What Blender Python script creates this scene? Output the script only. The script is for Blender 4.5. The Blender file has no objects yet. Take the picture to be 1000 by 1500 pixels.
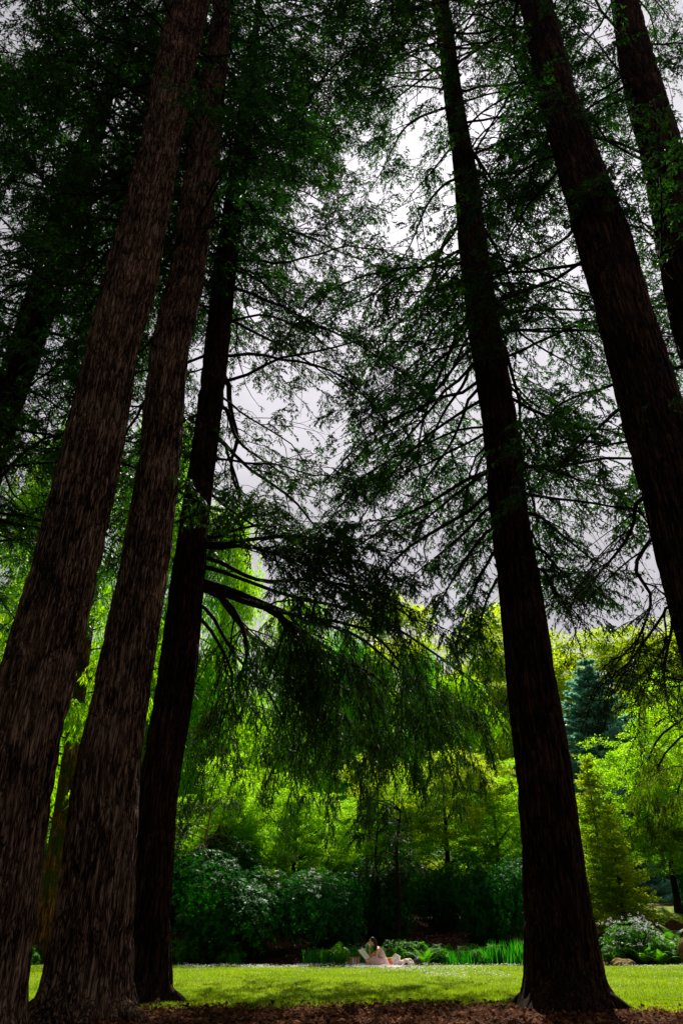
import bpy, bmesh, math, random
import numpy as np

C = bpy.context.scene.collection
PI = math.pi
UP = np.array([0.0, 0.0, 1.0])

# ------------------------------------------------------------------ camera
FPX = 1083.0                      # focal length in pixels of a 1500 px tall frame (26 mm on full frame)
PITCH = math.radians(29.2)
CAM = np.array([0.0, 0.0, 1.2])
CP, SP = math.cos(PITCH), math.sin(PITCH)

def ray(px, py):
    u, v = (px - 500) / FPX, (750 - py) / FPX
    return np.array([u, CP - v * SP, SP + v * CP])

def at(px, py, Y):
    r = ray(px, py)
    return CAM + r * (Y / r[1])

def at_h(px, py, h):
    r = ray(px, py)
    return CAM + r * ((h - CAM[2]) / r[2])

cam_d = bpy.data.cameras.new('camera')
cam = bpy.data.objects.new('camera', cam_d)
C.objects.link(cam)
cam_d.sensor_fit = 'VERTICAL'
cam_d.sensor_height = 36.0
cam_d.lens = FPX / 1500 * 36.0
cam_d.clip_start = 0.1
cam_d.clip_end = 3000
cam.location = CAM
cam.rotation_euler = (PI / 2 + PITCH, 0, 0)
bpy.context.scene.camera = cam

# ------------------------------------------------------------------ helpers
def rng_of(seed):
    return np.random.default_rng(seed)

def nrm(a):
    return a / np.maximum(np.linalg.norm(a, axis=-1, keepdims=True), 1e-9)

def mesh(name, V, faces, mat, smooth=False, matidx=None):
    """faces: list of int arrays (n,k), all indexing V"""
    me = bpy.data.meshes.new(name)
    V = np.asarray(V, np.float32).reshape(-1, 3)
    faces = [np.asarray(f, np.int32) for f in faces if len(f)]
    me.vertices.add(len(V))
    me.vertices.foreach_set('co', V.ravel())
    tot = sum(f.size for f in faces)
    npoly = sum(len(f) for f in faces)
    me.loops.add(tot)
    me.polygons.add(npoly)
    me.loops.foreach_set('vertex_index', np.concatenate([f.ravel() for f in faces]))
    sizes = np.concatenate([np.full(len(f), f.shape[1], np.int32) for f in faces])
    starts = np.concatenate([[0], np.cumsum(sizes)[:-1]]).astype(np.int32)
    me.polygons.foreach_set('loop_start', starts)
    me.update(calc_edges=True)
    if smooth:
        me.polygons.foreach_set('use_smooth', np.ones(npoly, bool))
    for m in (mat if isinstance(mat, (list, tuple)) else [mat]):
        me.materials.append(m)
    if matidx is not None:
        me.polygons.foreach_set('material_index', np.asarray(matidx, np.int32))
    me.validate()
    return me

def obj(name, me, parent=None, loc=None):
    o = bpy.data.objects.new(name, me)
    C.objects.link(o)
    if parent is not None:
        o.parent = parent
    if loc is not None:
        o.location = [float(v) for v in loc]
    return o

def thing(name, label, cat, loc=(0, 0, 0), rotz=0.0, group=None, me=None):
    o = bpy.data.objects.new(name, me)
    C.objects.link(o)
    o.location = [float(v) for v in loc]
    o.rotation_euler = (0, 0, rotz)
    o['label'] = label
    o['category'] = cat
    if group:
        o['group'] = group
    return o

def kind(o, k):
    o['kind'] = k
    return o

def dup(root, loc, rotz, scale, label, group=None):
    r = root.copy()
    C.objects.link(r)
    r.location = [float(v) for v in loc]
    r.rotation_euler = (0, 0, rotz)
    r.scale = scale if isinstance(scale, (tuple, list)) else (scale,) * 3
    r['label'] = label
    if group:
        r['group'] = group
    for ch in list(root.children):
        c = ch.copy()
        C.objects.link(c)
        c.parent = r
        for g in list(ch.children):
            d = g.copy()
            C.objects.link(d)
            d.parent = c
    return r

class Geo:
    """collects vertices and faces"""
    def __init__(s):
        s.V, s.F, s.n = [], {}, 0
    def add(s, V, *F):
        V = np.asarray(V, float).reshape(-1, 3)
        for f in F:
            f = np.asarray(f, np.int64)
            if f.size:
                s.F.setdefault(f.shape[1], []).append(f + s.n)
        s.V.append(V)
        s.n += len(V)
        return s
    def mesh(s, name, mat, smooth=False):
        return mesh(name, np.concatenate(s.V), [np.concatenate(f) for f in s.F.values()], mat, smooth)

def tubes(P, R, sides=5, cap=True):
    """P (M,N,3), R (M,N) -> V, quads"""
    P = np.asarray(P, float)
    R = np.asarray(R, float)
    M, N, _ = P.shape
    T = np.empty_like(P)
    T[:, 1:-1] = P[:, 2:] - P[:, :-2]
    T[:, 0] = P[:, 1] - P[:, 0]
    T[:, -1] = P[:, -1] - P[:, -2]
    T = nrm(T)
    ref = np.where(np.abs(T[:, :1, 2:3]) > 0.93, np.array([1.0, 0, 0]), UP)
    A = nrm(np.cross(T, np.broadcast_to(ref, T.shape)))
    for k in range(1, N):                       # keep frames from flipping
        a = A[:, k - 1] - T[:, k] * np.sum(A[:, k - 1] * T[:, k], -1, keepdims=True)
        A[:, k] = nrm(a)
    B = np.cross(T, A)
    th = np.arange(sides) / sides * 2 * PI
    V = P[:, :, None] + R[:, :, None, None] * (A[:, :, None] * np.cos(th)[:, None] + B[:, :, None] * np.sin(th)[:, None])
    i = np.arange(M)[:, None, None] * N * sides
    j = np.arange(N - 1)[None, :, None] * sides
    k = np.arange(sides)[None, None]
    k2 = (k + 1) % sides
    Q = np.stack([i + j + k, i + j + k2, i + j + sides + k2, i + j + sides + k], -1).reshape(-1, 4)
    return V.reshape(-1, 3), Q

def spline(pts, n):
    """smooth curve through points, n samples"""
    p = np.asarray(pts, float)
    if len(p) == 2:
        t = np.linspace(0, 1, n)[:, None]
        return p[0] * (1 - t) + p[1] * t
    q = np.vstack([2 * p[0] - p[1], p, 2 * p[-1] - p[-2]])
    seg = np.linalg.norm(np.diff(p, axis=0), axis=1)
    cum = np.concatenate([[0], np.cumsum(seg)]) / seg.sum()
    out = []
    for t in np.linspace(0, 1, n):
        i = min(np.searchsorted(cum, t, side='right') - 1, len(p) - 2)
        u = (t - cum[i]) / max(cum[i + 1] - cum[i], 1e-9)
        a, b, c, d = q[i], q[i + 1], q[i + 2], q[i + 3]
        out.append(0.5 * (2 * b + (c - a) * u + (2 * a - 5 * b + 4 * c - d) * u * u + (3 * b - a - 3 * c + d) * u ** 3))
    return np.array(out)

def vnoise(x, y, seed, wrap=0):
    """smooth value noise; x wraps at integer 'wrap' when given"""
    xi, yi = np.floor(x).astype(int), np.floor(y).astype(int)
    fx, fy = x - xi, y - yi
    fx, fy = fx * fx * (3 - 2 * fx), fy * fy * (3 - 2 * fy)
    def h(a, b):
        if wrap:
            a = np.mod(a, wrap)
        n = (a * 374761393 + b * 668265263 + seed * 1274126177) & 0x7fffffff
        n = ((n ^ (n >> 13)) * 1274126177) & 0x7fffffff
        return ((n ^ (n >> 16)) & 0xffff) / 65535.0
    return (h(xi, yi) * (1 - fx) + h(xi + 1, yi) * fx) * (1 - fy) + (h(xi, yi + 1) * (1 - fx) + h(xi + 1, yi + 1) * fx) * fy

def ground_z(x, y):
    x, y = np.asarray(x, float), np.asarray(y, float)
    t = np.clip((y - 30.5) / 14.0, 0, 1)
    z = 2.1 * t * t * (3 - 2 * t) + np.clip(y - 44.5, 0, 400) * 0.012
    b = vnoise(x * 0.35 + 50, y * 0.35 + 50, 7) - 0.5
    return z + b * 0.05 + np.where(y > 30.5, (vnoise(x * 0.18 + 9, y * 0.18, 8) - 0.5) * 0.3, 0)

# ------------------------------------------------------------------ materials
def new_mat(name):
    m = bpy.data.materials.new(name)
    m.use_nodes = True
    nt = m.node_tree
    for n in list(nt.nodes):
        nt.nodes.remove(n)
    out = nt.nodes.new('ShaderNodeOutputMaterial')
    return m, nt, out

def node(nt, typ, **kw):
    n = nt.nodes.new(typ)
    for k, v in kw.items():
        if k in n.bl_rna.properties and not k[0].isupper():
            setattr(n, k, v)
        else:
            n.inputs[k].default_value = v
    return n

def ramp(nt, src, stops):
    r = nt.nodes.new('ShaderNodeValToRGB')
    els = r.color_ramp.elements
    while len(els) < len(stops):
        els.new(0.5)
    for e, (p, c) in zip(els, stops):
        e.position = p
        e.color = (*c, 1) if len(c) == 3 else c
    nt.links.new(src, r.inputs[0])
    return r

def leaf_mat(name, cols, trans, tmix=0.45, rough=0.55, spec=0.3, clump=0.6, sheen=(1, 1, 1)):
    """leaf with see-through light: cols = three colours picked per leaf, trans = tint of light coming through"""
    m, nt, out = new_mat(name)
    L = nt.links.new
    geo = node(nt, 'ShaderNodeNewGeometry')
    tc = node(nt, 'ShaderNodeTexCoord')
    nz = node(nt, 'ShaderNodeTexNoise', Scale=clump, Detail=2.0)
    L(tc.outputs['Object'], nz.inputs['Vector'])
    mx = node(nt, 'ShaderNodeMath', operation='MULTIPLY_ADD')
    L(geo.outputs['Random Per Island'], mx.inputs[0])
    mx.inputs[1].default_value = 0.55
    ms = node(nt, 'ShaderNodeMath', operation='MULTIPLY_ADD')
    L(nz.outputs['Fac'], ms.inputs[0])
    ms.inputs[1].default_value = 1.1
    ms.inputs[2].default_value = -0.32
    L(ms.outputs[0], mx.inputs[2])
    r = ramp(nt, mx.outputs[0], [(0.1, cols[0]), (0.5, cols[1]), (0.9, cols[2])])
    bs = node(nt, 'ShaderNodeBsdfPrincipled', Roughness=rough)
    bs.inputs['Specular IOR Level'].default_value = spec
    bs.inputs['Specular Tint'].default_value = (*sheen, 1)
    L(r.outputs[0], bs.inputs['Base Color'])
    tr = node(nt, 'ShaderNodeBsdfTranslucent')
    mul = node(nt, 'ShaderNodeMix', data_type='RGBA', blend_type='MULTIPLY')
    mul.inputs['Factor'].default_value = 1.0
    L(r.outputs[0], mul.inputs['A'])
    mul.inputs['B'].default_value = (*trans, 1)
    L(mul.outputs['Result'], tr.inputs['Color'])
    mix = node(nt, 'ShaderNodeMixShader')
    mix.inputs[0].default_value = tmix
    L(bs.outputs[0], mix.inputs[1])
    L(tr.outputs[0], mix.inputs[2])
    L(mix.outputs[0], out.inputs[0])
    return m

def bark_mat(name, dark, mid, light, scale=1.0, bump=0.9, moss=None):
    """plated, vertically furrowed bark"""
    m, nt, out = new_mat(name)
    L = nt.links.new
    tc = node(nt, 'ShaderNodeTexCoord')
    mp = node(nt, 'ShaderNodeMapping')
    mp.inputs['Scale'].default_value = (scale * 26, scale * 26, scale * 1.7)
    L(tc.outputs['Object'], mp.inputs[0])
    warp = node(nt, 'ShaderNodeTexNoise', Scale=1.1, Detail=4.0)
    L(mp.outputs[0], warp.inputs['Vector'])
    wm = node(nt, 'ShaderNodeMix', data_type='RGBA', blend_type='LINEAR_LIGHT')
    wm.inputs['Factor'].default_value = 0.45
    L(mp.outputs[0], wm.inputs['A'])
    L(warp.outputs['Color'], wm.inputs['B'])
    vo = node(nt, 'ShaderNodeTexVoronoi', feature='DISTANCE_TO_EDGE', Scale=1.0)
    L(wm.outputs['Result'], vo.inputs['Vector'])
    vr = ramp(nt, vo.outputs['Distance'], [(0.0, (0.1,) * 3), (0.06, (0.5,) * 3), (0.16, (1, 1, 1))])
    mp3 = node(nt, 'ShaderNodeMapping')
    mp3.inputs['Scale'].default_value = (scale * 9, scale * 9, scale * 0.8)
    L(tc.outputs['Object'], mp3.inputs[0])
    w3 = node(nt, 'ShaderNodeMix', data_type='RGBA', blend_type='LINEAR_LIGHT')
    w3.inputs['Factor'].default_value = 0.5
    L(mp3.outputs[0], w3.inputs['A'])
    L(warp.outputs['Color'], w3.inputs['B'])
    vo3 = node(nt, 'ShaderNodeTexVoronoi', feature='DISTANCE_TO_EDGE', Scale=1.0)
    L(w3.outputs['Result'], vo3.inputs['Vector'])
    vr3 = ramp(nt, vo3.outputs['Distance'], [(0.01, (0.12,) * 3), (0.10, (0.8,) * 3), (0.3, (1, 1, 1))])
    mp2 = node(nt, 'ShaderNodeMapping')
    mp2.inputs['Scale'].default_value = (scale * 40, scale * 40, scale * 7)
    L(tc.outputs['Object'], mp2.inputs[0])
    fine = node(nt, 'ShaderNodeTexNoise', Scale=1.0, Detail=9.0, Roughness=0.72)
    L(mp2.outputs[0], fine.inputs['Vector'])
    fr = ramp(nt, fine.outputs['Fac'], [(0.22, (0.1, 0.1, 0.1)), (0.68, (1, 1, 1))])
    big = node(nt, 'ShaderNodeTexNoise', Scale=1.3, Detail=5.0, Roughness=0.6)
    L(tc.outputs['Object'], big.inputs['Vector'])
    a = node(nt, 'ShaderNodeMath', operation='MULTIPLY')
    a0 = node(nt, 'ShaderNodeMath', operation='MULTIPLY')
    L(vr.outputs[0], a0.inputs[0])
    L(vr3.outputs[0], a0.inputs[1])
    L(a0.outputs[0], a.inputs[0])
    L(fr.outputs[0], a.inputs[1])
    b = node(nt, 'ShaderNodeMath', operation='MULTIPLY_ADD')
    L(big.outputs['Fac'], b.inputs[0])
    b.inputs[1].default_value = 0.9
    b.inputs[2].default_value = -0.5
    s = node(nt, 'ShaderNodeMath', operation='ADD')
    L(a.outputs[0], s.inputs[0])
    L(b.outputs[0], s.inputs[1])
    r = ramp(nt, s.outputs[0], [(0.04, dark), (0.40, mid), (0.95, light)])
    col = r.outputs[0]
    if moss is not None:
        mn = node(nt, 'ShaderNodeTexNoise', Scale=0.9, Detail=6.0, Roughness=0.65)
        L(tc.outputs['Object'], mn.inputs['Vector'])
        mr = ramp(nt, mn.outputs['Fac'], [(moss[1], (0, 0, 0)), (moss[1] + 0.12, (moss[2],) * 3)])
        mm = node(nt, 'ShaderNodeMix', data_type='RGBA')
        L(mr.outputs[0], mm.inputs['Factor'])
        L(col, mm.inputs['A'])
        mm.inputs['B'].default_value = (*moss[0], 1)
        col = mm.outputs['Result']
    bs = node(nt, 'ShaderNodeBsdfPrincipled', Roughness=0.9)
    bs.inputs['Specular IOR Level'].default_value = 0.08
    L(col, bs.inputs['Base Color'])
    bp = node(nt, 'ShaderNodeBump', Strength=bump, Distance=0.05)
    L(a.outputs[0], bp.inputs['Height'])
    L(bp.outputs[0], bs.inputs['Normal'])
    L(bs.outputs[0], out.inputs[0])
    return m

def plain_mat(name, col, rough=0.7, spec=0.3, var=0.0, vscale=20.0, col2=None, bump=0.0, sheen=0.0):
    m, nt, out = new_mat(name)
    L = nt.links.new
    bs = node(nt, 'ShaderNodeBsdfPrincipled', Roughness=rough)
    bs.inputs['Specular IOR Level'].default_value = spec
    tc = node(nt, 'ShaderNodeTexCoord')
    nz = node(nt, 'ShaderNodeTexNoise', Scale=vscale, Detail=4.0)
    L(tc.outputs['Object'], nz.inputs['Vector'])
    c2 = col2 or tuple(c * (1 - var) for c in col)
    r = ramp(nt, nz.outputs['Fac'], [(0.38, c2), (0.62, col)])
    L(r.outputs[0], bs.inputs['Base Color'])
    if bump:
        bp = node(nt, 'ShaderNodeBump', Strength=bump, Distance=0.02)
        L(nz.outputs['Fac'], bp.inputs['Height'])
        L(bp.outputs[0], bs.inputs['Normal'])
    L(bs.outputs[0], out.inputs[0])
    return m

M = {}
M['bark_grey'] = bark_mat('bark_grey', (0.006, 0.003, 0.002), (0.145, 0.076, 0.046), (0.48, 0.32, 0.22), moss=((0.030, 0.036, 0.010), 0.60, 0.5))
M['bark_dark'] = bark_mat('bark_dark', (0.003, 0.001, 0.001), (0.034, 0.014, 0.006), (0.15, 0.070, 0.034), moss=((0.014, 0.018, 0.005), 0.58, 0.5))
M['bark_orange'] = bark_mat('bark_orange', (0.03, 0.014, 0.006), (0.30, 0.12, 0.045), (0.52, 0.26, 0.10), 0.6, moss=((0.045, 0.062, 0.006), 0.45, 1.0))
M['limb'] = bark_mat('limb_bark', (0.008, 0.005, 0.004), (0.022, 0.014, 0.010), (0.05, 0.034, 0.026), 1.6, 0.5)
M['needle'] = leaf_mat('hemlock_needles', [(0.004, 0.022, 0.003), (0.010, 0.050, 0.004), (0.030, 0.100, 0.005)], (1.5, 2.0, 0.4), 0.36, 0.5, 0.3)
M['weep'] = leaf_mat('weeping_needles', [(0.026, 0.022, 0.004), (0.010, 0.044, 0.005), (0.034, 0.085, 0.004)], (1.2, 1.6, 0.35), 0.28, 0.6, 0.2)
M['weep_olive'] = leaf_mat('olive_hanging_needles', [(0.070, 0.050, 0.006), (0.050, 0.110, 0.005), (0.130, 0.190, 0.006)], (1.8, 2.0, 0.35), 0.5, 0.6, 0.1)
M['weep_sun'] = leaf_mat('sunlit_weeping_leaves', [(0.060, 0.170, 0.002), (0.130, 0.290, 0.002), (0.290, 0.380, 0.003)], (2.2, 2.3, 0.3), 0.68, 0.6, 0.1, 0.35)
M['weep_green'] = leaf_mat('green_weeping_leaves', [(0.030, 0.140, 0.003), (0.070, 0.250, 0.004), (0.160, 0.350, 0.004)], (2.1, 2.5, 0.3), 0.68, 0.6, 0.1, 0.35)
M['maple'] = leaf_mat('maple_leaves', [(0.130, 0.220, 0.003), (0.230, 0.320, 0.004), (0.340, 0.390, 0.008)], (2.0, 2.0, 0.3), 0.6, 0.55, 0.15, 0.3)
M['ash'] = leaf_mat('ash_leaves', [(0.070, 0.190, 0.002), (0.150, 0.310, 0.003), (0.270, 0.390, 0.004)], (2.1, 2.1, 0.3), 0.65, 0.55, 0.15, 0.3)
M['spruce'] = leaf_mat('blue_spruce_needles', [(0.060, 0.170, 0.130), (0.130, 0.300, 0.250), (0.280, 0.470, 0.410)], (1.3, 1.6, 1.3), 0.55, 0.5, 0.25, 0.8)
M['gold'] = leaf_mat('golden_cypress_scales', [(0.070, 0.160, 0.006), (0.170, 0.280, 0.010), (0.340, 0.330, 0.020)], (2.0, 2.0, 0.4), 0.6, 0.6, 0.15, 0.6)
M['rhodo'] = leaf_mat('rhododendron_leaves', [(0.003, 0.028, 0.004), (0.007, 0.060, 0.008), (0.023, 0.120, 0.016)], (1.3, 2.0, 0.4), 0.28, 0.45, 0.03, 0.8, (0.35, 1.0, 0.6))
M['shrub'] = leaf_mat('shrub_leaves', [(0.016, 0.075, 0.004), (0.040, 0.150, 0.005), (0.095, 0.220, 0.006)], (1.6, 2.0, 0.4), 0.4, 0.6, 0.08, 0.8)
M['fern'] = leaf_mat('fern_fronds', [(0.030, 0.120, 0.003), (0.065, 0.210, 0.004), (0.120, 0.280, 0.006)], (1.6, 1.9, 0.4), 0.45, 0.5, 0.25, 0.8)
M['iris'] = leaf_mat('iris_blades', [(0.012, 0.130, 0.008), (0.025, 0.200, 0.010), (0.055, 0.270, 0.012)], (1.5, 1.9, 0.5), 0.45, 0.45, 0.3, 0.8)
M['grass'] = leaf_mat('grass_blades', [(0.075, 0.145, 0.003), (0.145, 0.240, 0.004), (0.250, 0.320, 0.005)], (1.8, 1.8, 0.3), 0.5, 0.6, 0.12, 0.5)

# ------------------------------------------------------------------ world and sun
SUN_EL, SUN_AZ = math.radians(51.0), math.radians(10.6)      # azimuth to the right of straight ahead
sc = bpy.context.scene
w = bpy.data.worlds.new('World')
sc.world = w
w.use_nodes = True
nt = w.node_tree
bg = nt.nodes['Background']
sky = node(nt, 'ShaderNodeTexSky', sky_type='NISHITA', sun_disc=False)
sky.sun_elevation = SUN_EL
sky.sun_rotation = SUN_AZ
sky.dust_density = 2.0
tc = node(nt, 'ShaderNodeTexCoord')
cn = node(nt, 'ShaderNodeTexNoise', Scale=2.2, Detail=6.0, Roughness=0.55)
nt.links.new(tc.outputs['Generated'], cn.inputs['Vector'])
cr = ramp(nt, cn.outputs['Fac'], [(0.30, (0.35, 0.35, 0.35)), (0.46, (1, 1, 1))])
cn2 = node(nt, 'ShaderNodeTexNoise', Scale=4.0, Detail=5.0)
nt.links.new(tc.outputs['Generated'], cn2.inputs['Vector'])
cc = ramp(nt, cn2.outputs['Fac'], [(0.30, (1.65, 1.59, 1.76)), (0.68, (2.85, 2.74, 2.98))])
# thin cloud is brighter towards the sun behind it
sd = (math.sin(SUN_AZ) * math.cos(SUN_EL), math.cos(SUN_AZ) * math.cos(SUN_EL), math.sin(SUN_EL))
dt = node(nt, 'ShaderNodeVectorMath', operation='DOT_PRODUCT')
nt.links.new(tc.outputs['Generated'], dt.inputs[0])
dt.inputs[1].default_value = sd
gl = ramp(nt, dt.outputs['Value'], [(0.55, (0, 0, 0)), (0.90, (0.20,) * 3), (0.98, (0.55,) * 3), (1.0, (1, 1, 1))])
ga = node(nt, 'ShaderNodeMix', data_type='RGBA', blend_type='ADD')
nt.links.new(cc.outputs[0], ga.inputs['A'])
gm = node(nt, 'ShaderNodeMix', data_type='RGBA', blend_type='MULTIPLY')
gm.inputs['Factor'].default_value = 1.0
nt.links.new(gl.outputs[0], gm.inputs['A'])
gm.inputs['B'].default_value = (4.0, 3.8, 4.0, 1)
ga.inputs['Factor'].default_value = 1.0
nt.links.new(gm.outputs['Result'], ga.inputs['B'])
cm = node(nt, 'ShaderNodeMix', data_type='RGBA')
nt.links.new(cr.outputs[0], cm.inputs['Factor'])
nt.links.new(sky.outputs[0], cm.inputs['A'])
nt.links.new(ga.outputs['Result'], cm.inputs['B'])
nt.links.new(cm.outputs['Result'], bg.inputs['Color'])
bg.inputs['Strength'].default_value = 0.1

sun_d = bpy.data.lights.new('sun', 'SUN')
sun_d.energy = 5.0
sun_d.angle = math.radians(0.5)
sun_d.color = (1.0, 0.93, 0.80)
sun = bpy.data.objects.new('sun', sun_d)
C.objects.link(sun)
sun.location = (10, 40, 60)
sun.rotation_euler = (PI / 2 - SUN_EL, 0, PI - SUN_AZ)

sc.view_settings.view_transform = 'Standard'
sc.view_settings.look = 'None'
sc.view_settings.exposure = 1.0
sc.view_settings.gamma = 1.0
sc.cycles.max_bounces = 6
sc.cycles.diffuse_bounces = 3
sc.cycles.glossy_bounces = 2
sc.cycles.transmission_bounces = 4
sc.cycles.transparent_max_bounces = 4
sc.cycles.caustics_reflective = False
sc.cycles.caustics_refractive = False

# ------------------------------------------------------------------ ground
def sheet(name, xs, ys, z_add, mat, mask=None):
    X, Y = np.meshgrid(xs, ys)
    Z = ground_z(X, Y) + z_add
    nx, ny = len(xs), len(ys)
    idx = np.arange(nx * ny).reshape(ny, nx)
    q = np.stack([idx[:-1, :-1], idx[:-1, 1:], idx[1:, 1:], idx[1:, :-1]], -1).reshape(-1, 4)
    V = np.stack([X, Y, Z], -1).reshape(-1, 3)
    if mask is not None:
        cx = V[q].mean(1)
        q = q[mask(cx[:, 0], cx[:, 1])]
        used = np.unique(q)
        rm = np.full(len(V), -1)
        rm[used] = np.arange(len(used))
        V, q = V[used], rm[q]
    return mesh(name, V, [q], mat, True)

def soil_material():
    m, nt, out = new_mat('leaf_litter_soil')
    L = nt.links.new
    tc = node(nt, 'ShaderNodeTexCoord')
    vo = node(nt, 'ShaderNodeTexVoronoi', Scale=22.0)
    L(tc.outputs['Object'], vo.inputs['Vector'])
    nz = node(nt, 'ShaderNodeTexNoise', Scale=9.0, Detail=6.0)
    L(tc.outputs['Object'], nz.inputs['Vector'])
    sep = node(nt, 'ShaderNodeSeparateColor')
    L(vo.outputs['Color'], sep.inputs[0])
    a = node(nt, 'ShaderNodeMath', operation='MULTIPLY_ADD')
    L(sep.outputs[0], a.inputs[0])
    a.inputs[1].default_value = 0.5
    L(nz.outputs['Fac'], a.inputs[2])
    r = ramp(nt, a.outputs[0], [(0.35, (0.008, 0.003, 0.002)), (0.75, (0.032, 0.011, 0.005)), (1.0, (0.09, 0.035, 0.02))])
    bs = node(nt, 'ShaderNodeBsdfPrincipled', Roughness=0.9)
    bs.inputs['Specular IOR Level'].default_value = 0.05
    L(r.outputs[0], bs.inputs['Base Color'])
    bp = node(nt, 'ShaderNodeBump', Strength=0.8, Distance=0.03)
    L(a.outputs[0], bp.inputs['Height'])
    L(bp.outputs[0], bs.inputs['Normal'])
    L(bs.outputs[0], out.inputs[0])
    return m

def lawn_material():
    m, nt, out = new_mat('lawn_turf')
    L = nt.links.new
    tc = node(nt, 'ShaderNodeTexCoord')
    nz = node(nt, 'ShaderNodeTexNoise', Scale=0.7, Detail=5.0)
    L(tc.outputs['Object'], nz.inputs['Vector'])
    n2 = node(nt, 'ShaderNodeTexNoise', Scale=45.0, Detail=3.0)
    L(tc.outputs['Object'], n2.inputs['Vector'])
    a = node(nt, 'ShaderNodeMath', operation='MULTIPLY_ADD')
    L(n2.outputs['Fac'], a.inputs[0])
    a.inputs[1].default_value = 0.6
    L(nz.outputs['Fac'], a.inputs[2])
    r = ramp(nt, a.outputs[0], [(0.5, (0.050, 0.085, 0.003)), (0.8, (0.12, 0.18, 0.004)), (1.1, (0.20, 0.25, 0.006))])
    bs = node(nt, 'ShaderNodeBsdfPrincipled', Roughness=0.9)
    bs.inputs['Specular IOR Level'].default_value = 0.1
    L(r.outputs[0], bs.inputs['Base Color'])
    L(bs.outputs[0], out.inputs[0])
    return m

M['soil'] = soil_material()
M['lawn'] = lawn_material()

xs = np.concatenate([np.linspace(-700, -40, 24)[:-1], np.linspace(-40, 40, 161), np.linspace(40, 700, 24)[1:]])
ys = np.concatenate([np.linspace(-700, -20, 20)[:-1], np.linspace(-20, 80, 201), np.linspace(80, 900, 26)[1:]])
ground = kind(obj('ground', sheet('ground', xs, ys, 0.0, M['soil'])), 'structure')

def near_edge(x):
    """distance at which the lawn gives way to leaf litter"""
    x = np.asarray(x, float)
    return 14.9 + 0.5 * np.sin(x * 0.7 + 0.8) + 0.6 * (vnoise(x * 0.9 + 30, x * 0 + 3.5, 5) - 0.5) - 0.5 * (x > 4.6)
def far_edge(x):
    x = np.asarray(x, float)
    return 29.3 + 0.3 * np.sin(x * 0.5) + 0.3 * (vnoise(x * 1.3 + 30, x * 0 + 9.5, 6) - 0.5)

def lawn_mask(x, y):
    return (y > near_edge(x) + 0.35) & (y < far_edge(x))
lawn = kind(obj('lawn', sheet('lawn', np.arange(-34, 34.01, 0.2), np.arange(13.4, 29.6, 0.2), 0.012, M['lawn'], lawn_mask)), 'structure')
def upper_mask(x, y):
    return ((x - 22.4) / 9) ** 2 + ((y - 61) / 9) ** 2 < 1 + 0.1 * np.sin(x)
upper = kind(obj('upper_lawn', sheet('upper_lawn', np.arange(10, 40, 0.4), np.arange(48, 74, 0.4), 0.02, M['lawn'], upper_mask)), 'structure')

def blades(rng, X, Y, h, wd, lean, z0=0.0):
    """grass blades: one tapering triangle pair each"""
    n = len(X)
    Z = ground_z(X, Y) + z0
    a = rng.uniform(0, 2 * PI, n)
    hh = h * rng.uniform(0.5, 1.3, n)
    d = np.stack([np.cos(a), np.sin(a), np.zeros(n)], -1)
    s = np.stack([-np.sin(a), np.cos(a), np.zeros(n)], -1)
    o = np.stack([X, Y, Z], -1)
    wv = (wd * rng.uniform(0.6, 1.2, n))[:, None]
    ln = (lean * rng.uniform(0.2, 1.2, n) * hh)[:, None]
    tip = o + d * ln + UP * hh[:, None]
    V = np.stack([o - s * wv, o + s * wv, tip], 1).reshape(-1, 3)
    F = np.arange(3 * n).reshape(n, 3)
    return V, F

rng = rng_of(11)
n = 420000
Y = 14.0 + 15.0 * rng.random(n) ** 1.25
X = (rng.random(n) - 0.5) * 2 * (Y * 0.5 + 1.5)
keep = (Y < far_edge(X)) & (rng.random(n) < np.clip((Y - near_edge(X) + 0.55) / 1.1, 0, 1) ** 1.5)
X, Y = X[keep], Y[keep]
V, F = blades(rng, X, Y, 0.052, 0.006, 0.6)
grass = kind(obj('grass', mesh('grass', V, [F], M['grass'])), 'stuff')
n = 60000
a, r = rng.random(n) * 2 * PI, np.sqrt(rng.random(n)) * 9
V, F = blades(rng, 22.4 + r * np.cos(a), 61 + r * np.sin(a), 0.16, 0.02, 0.5)
kind(obj('upper_grass', mesh('upper_grass', V, [F], M['grass'])), 'stuff')

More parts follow.
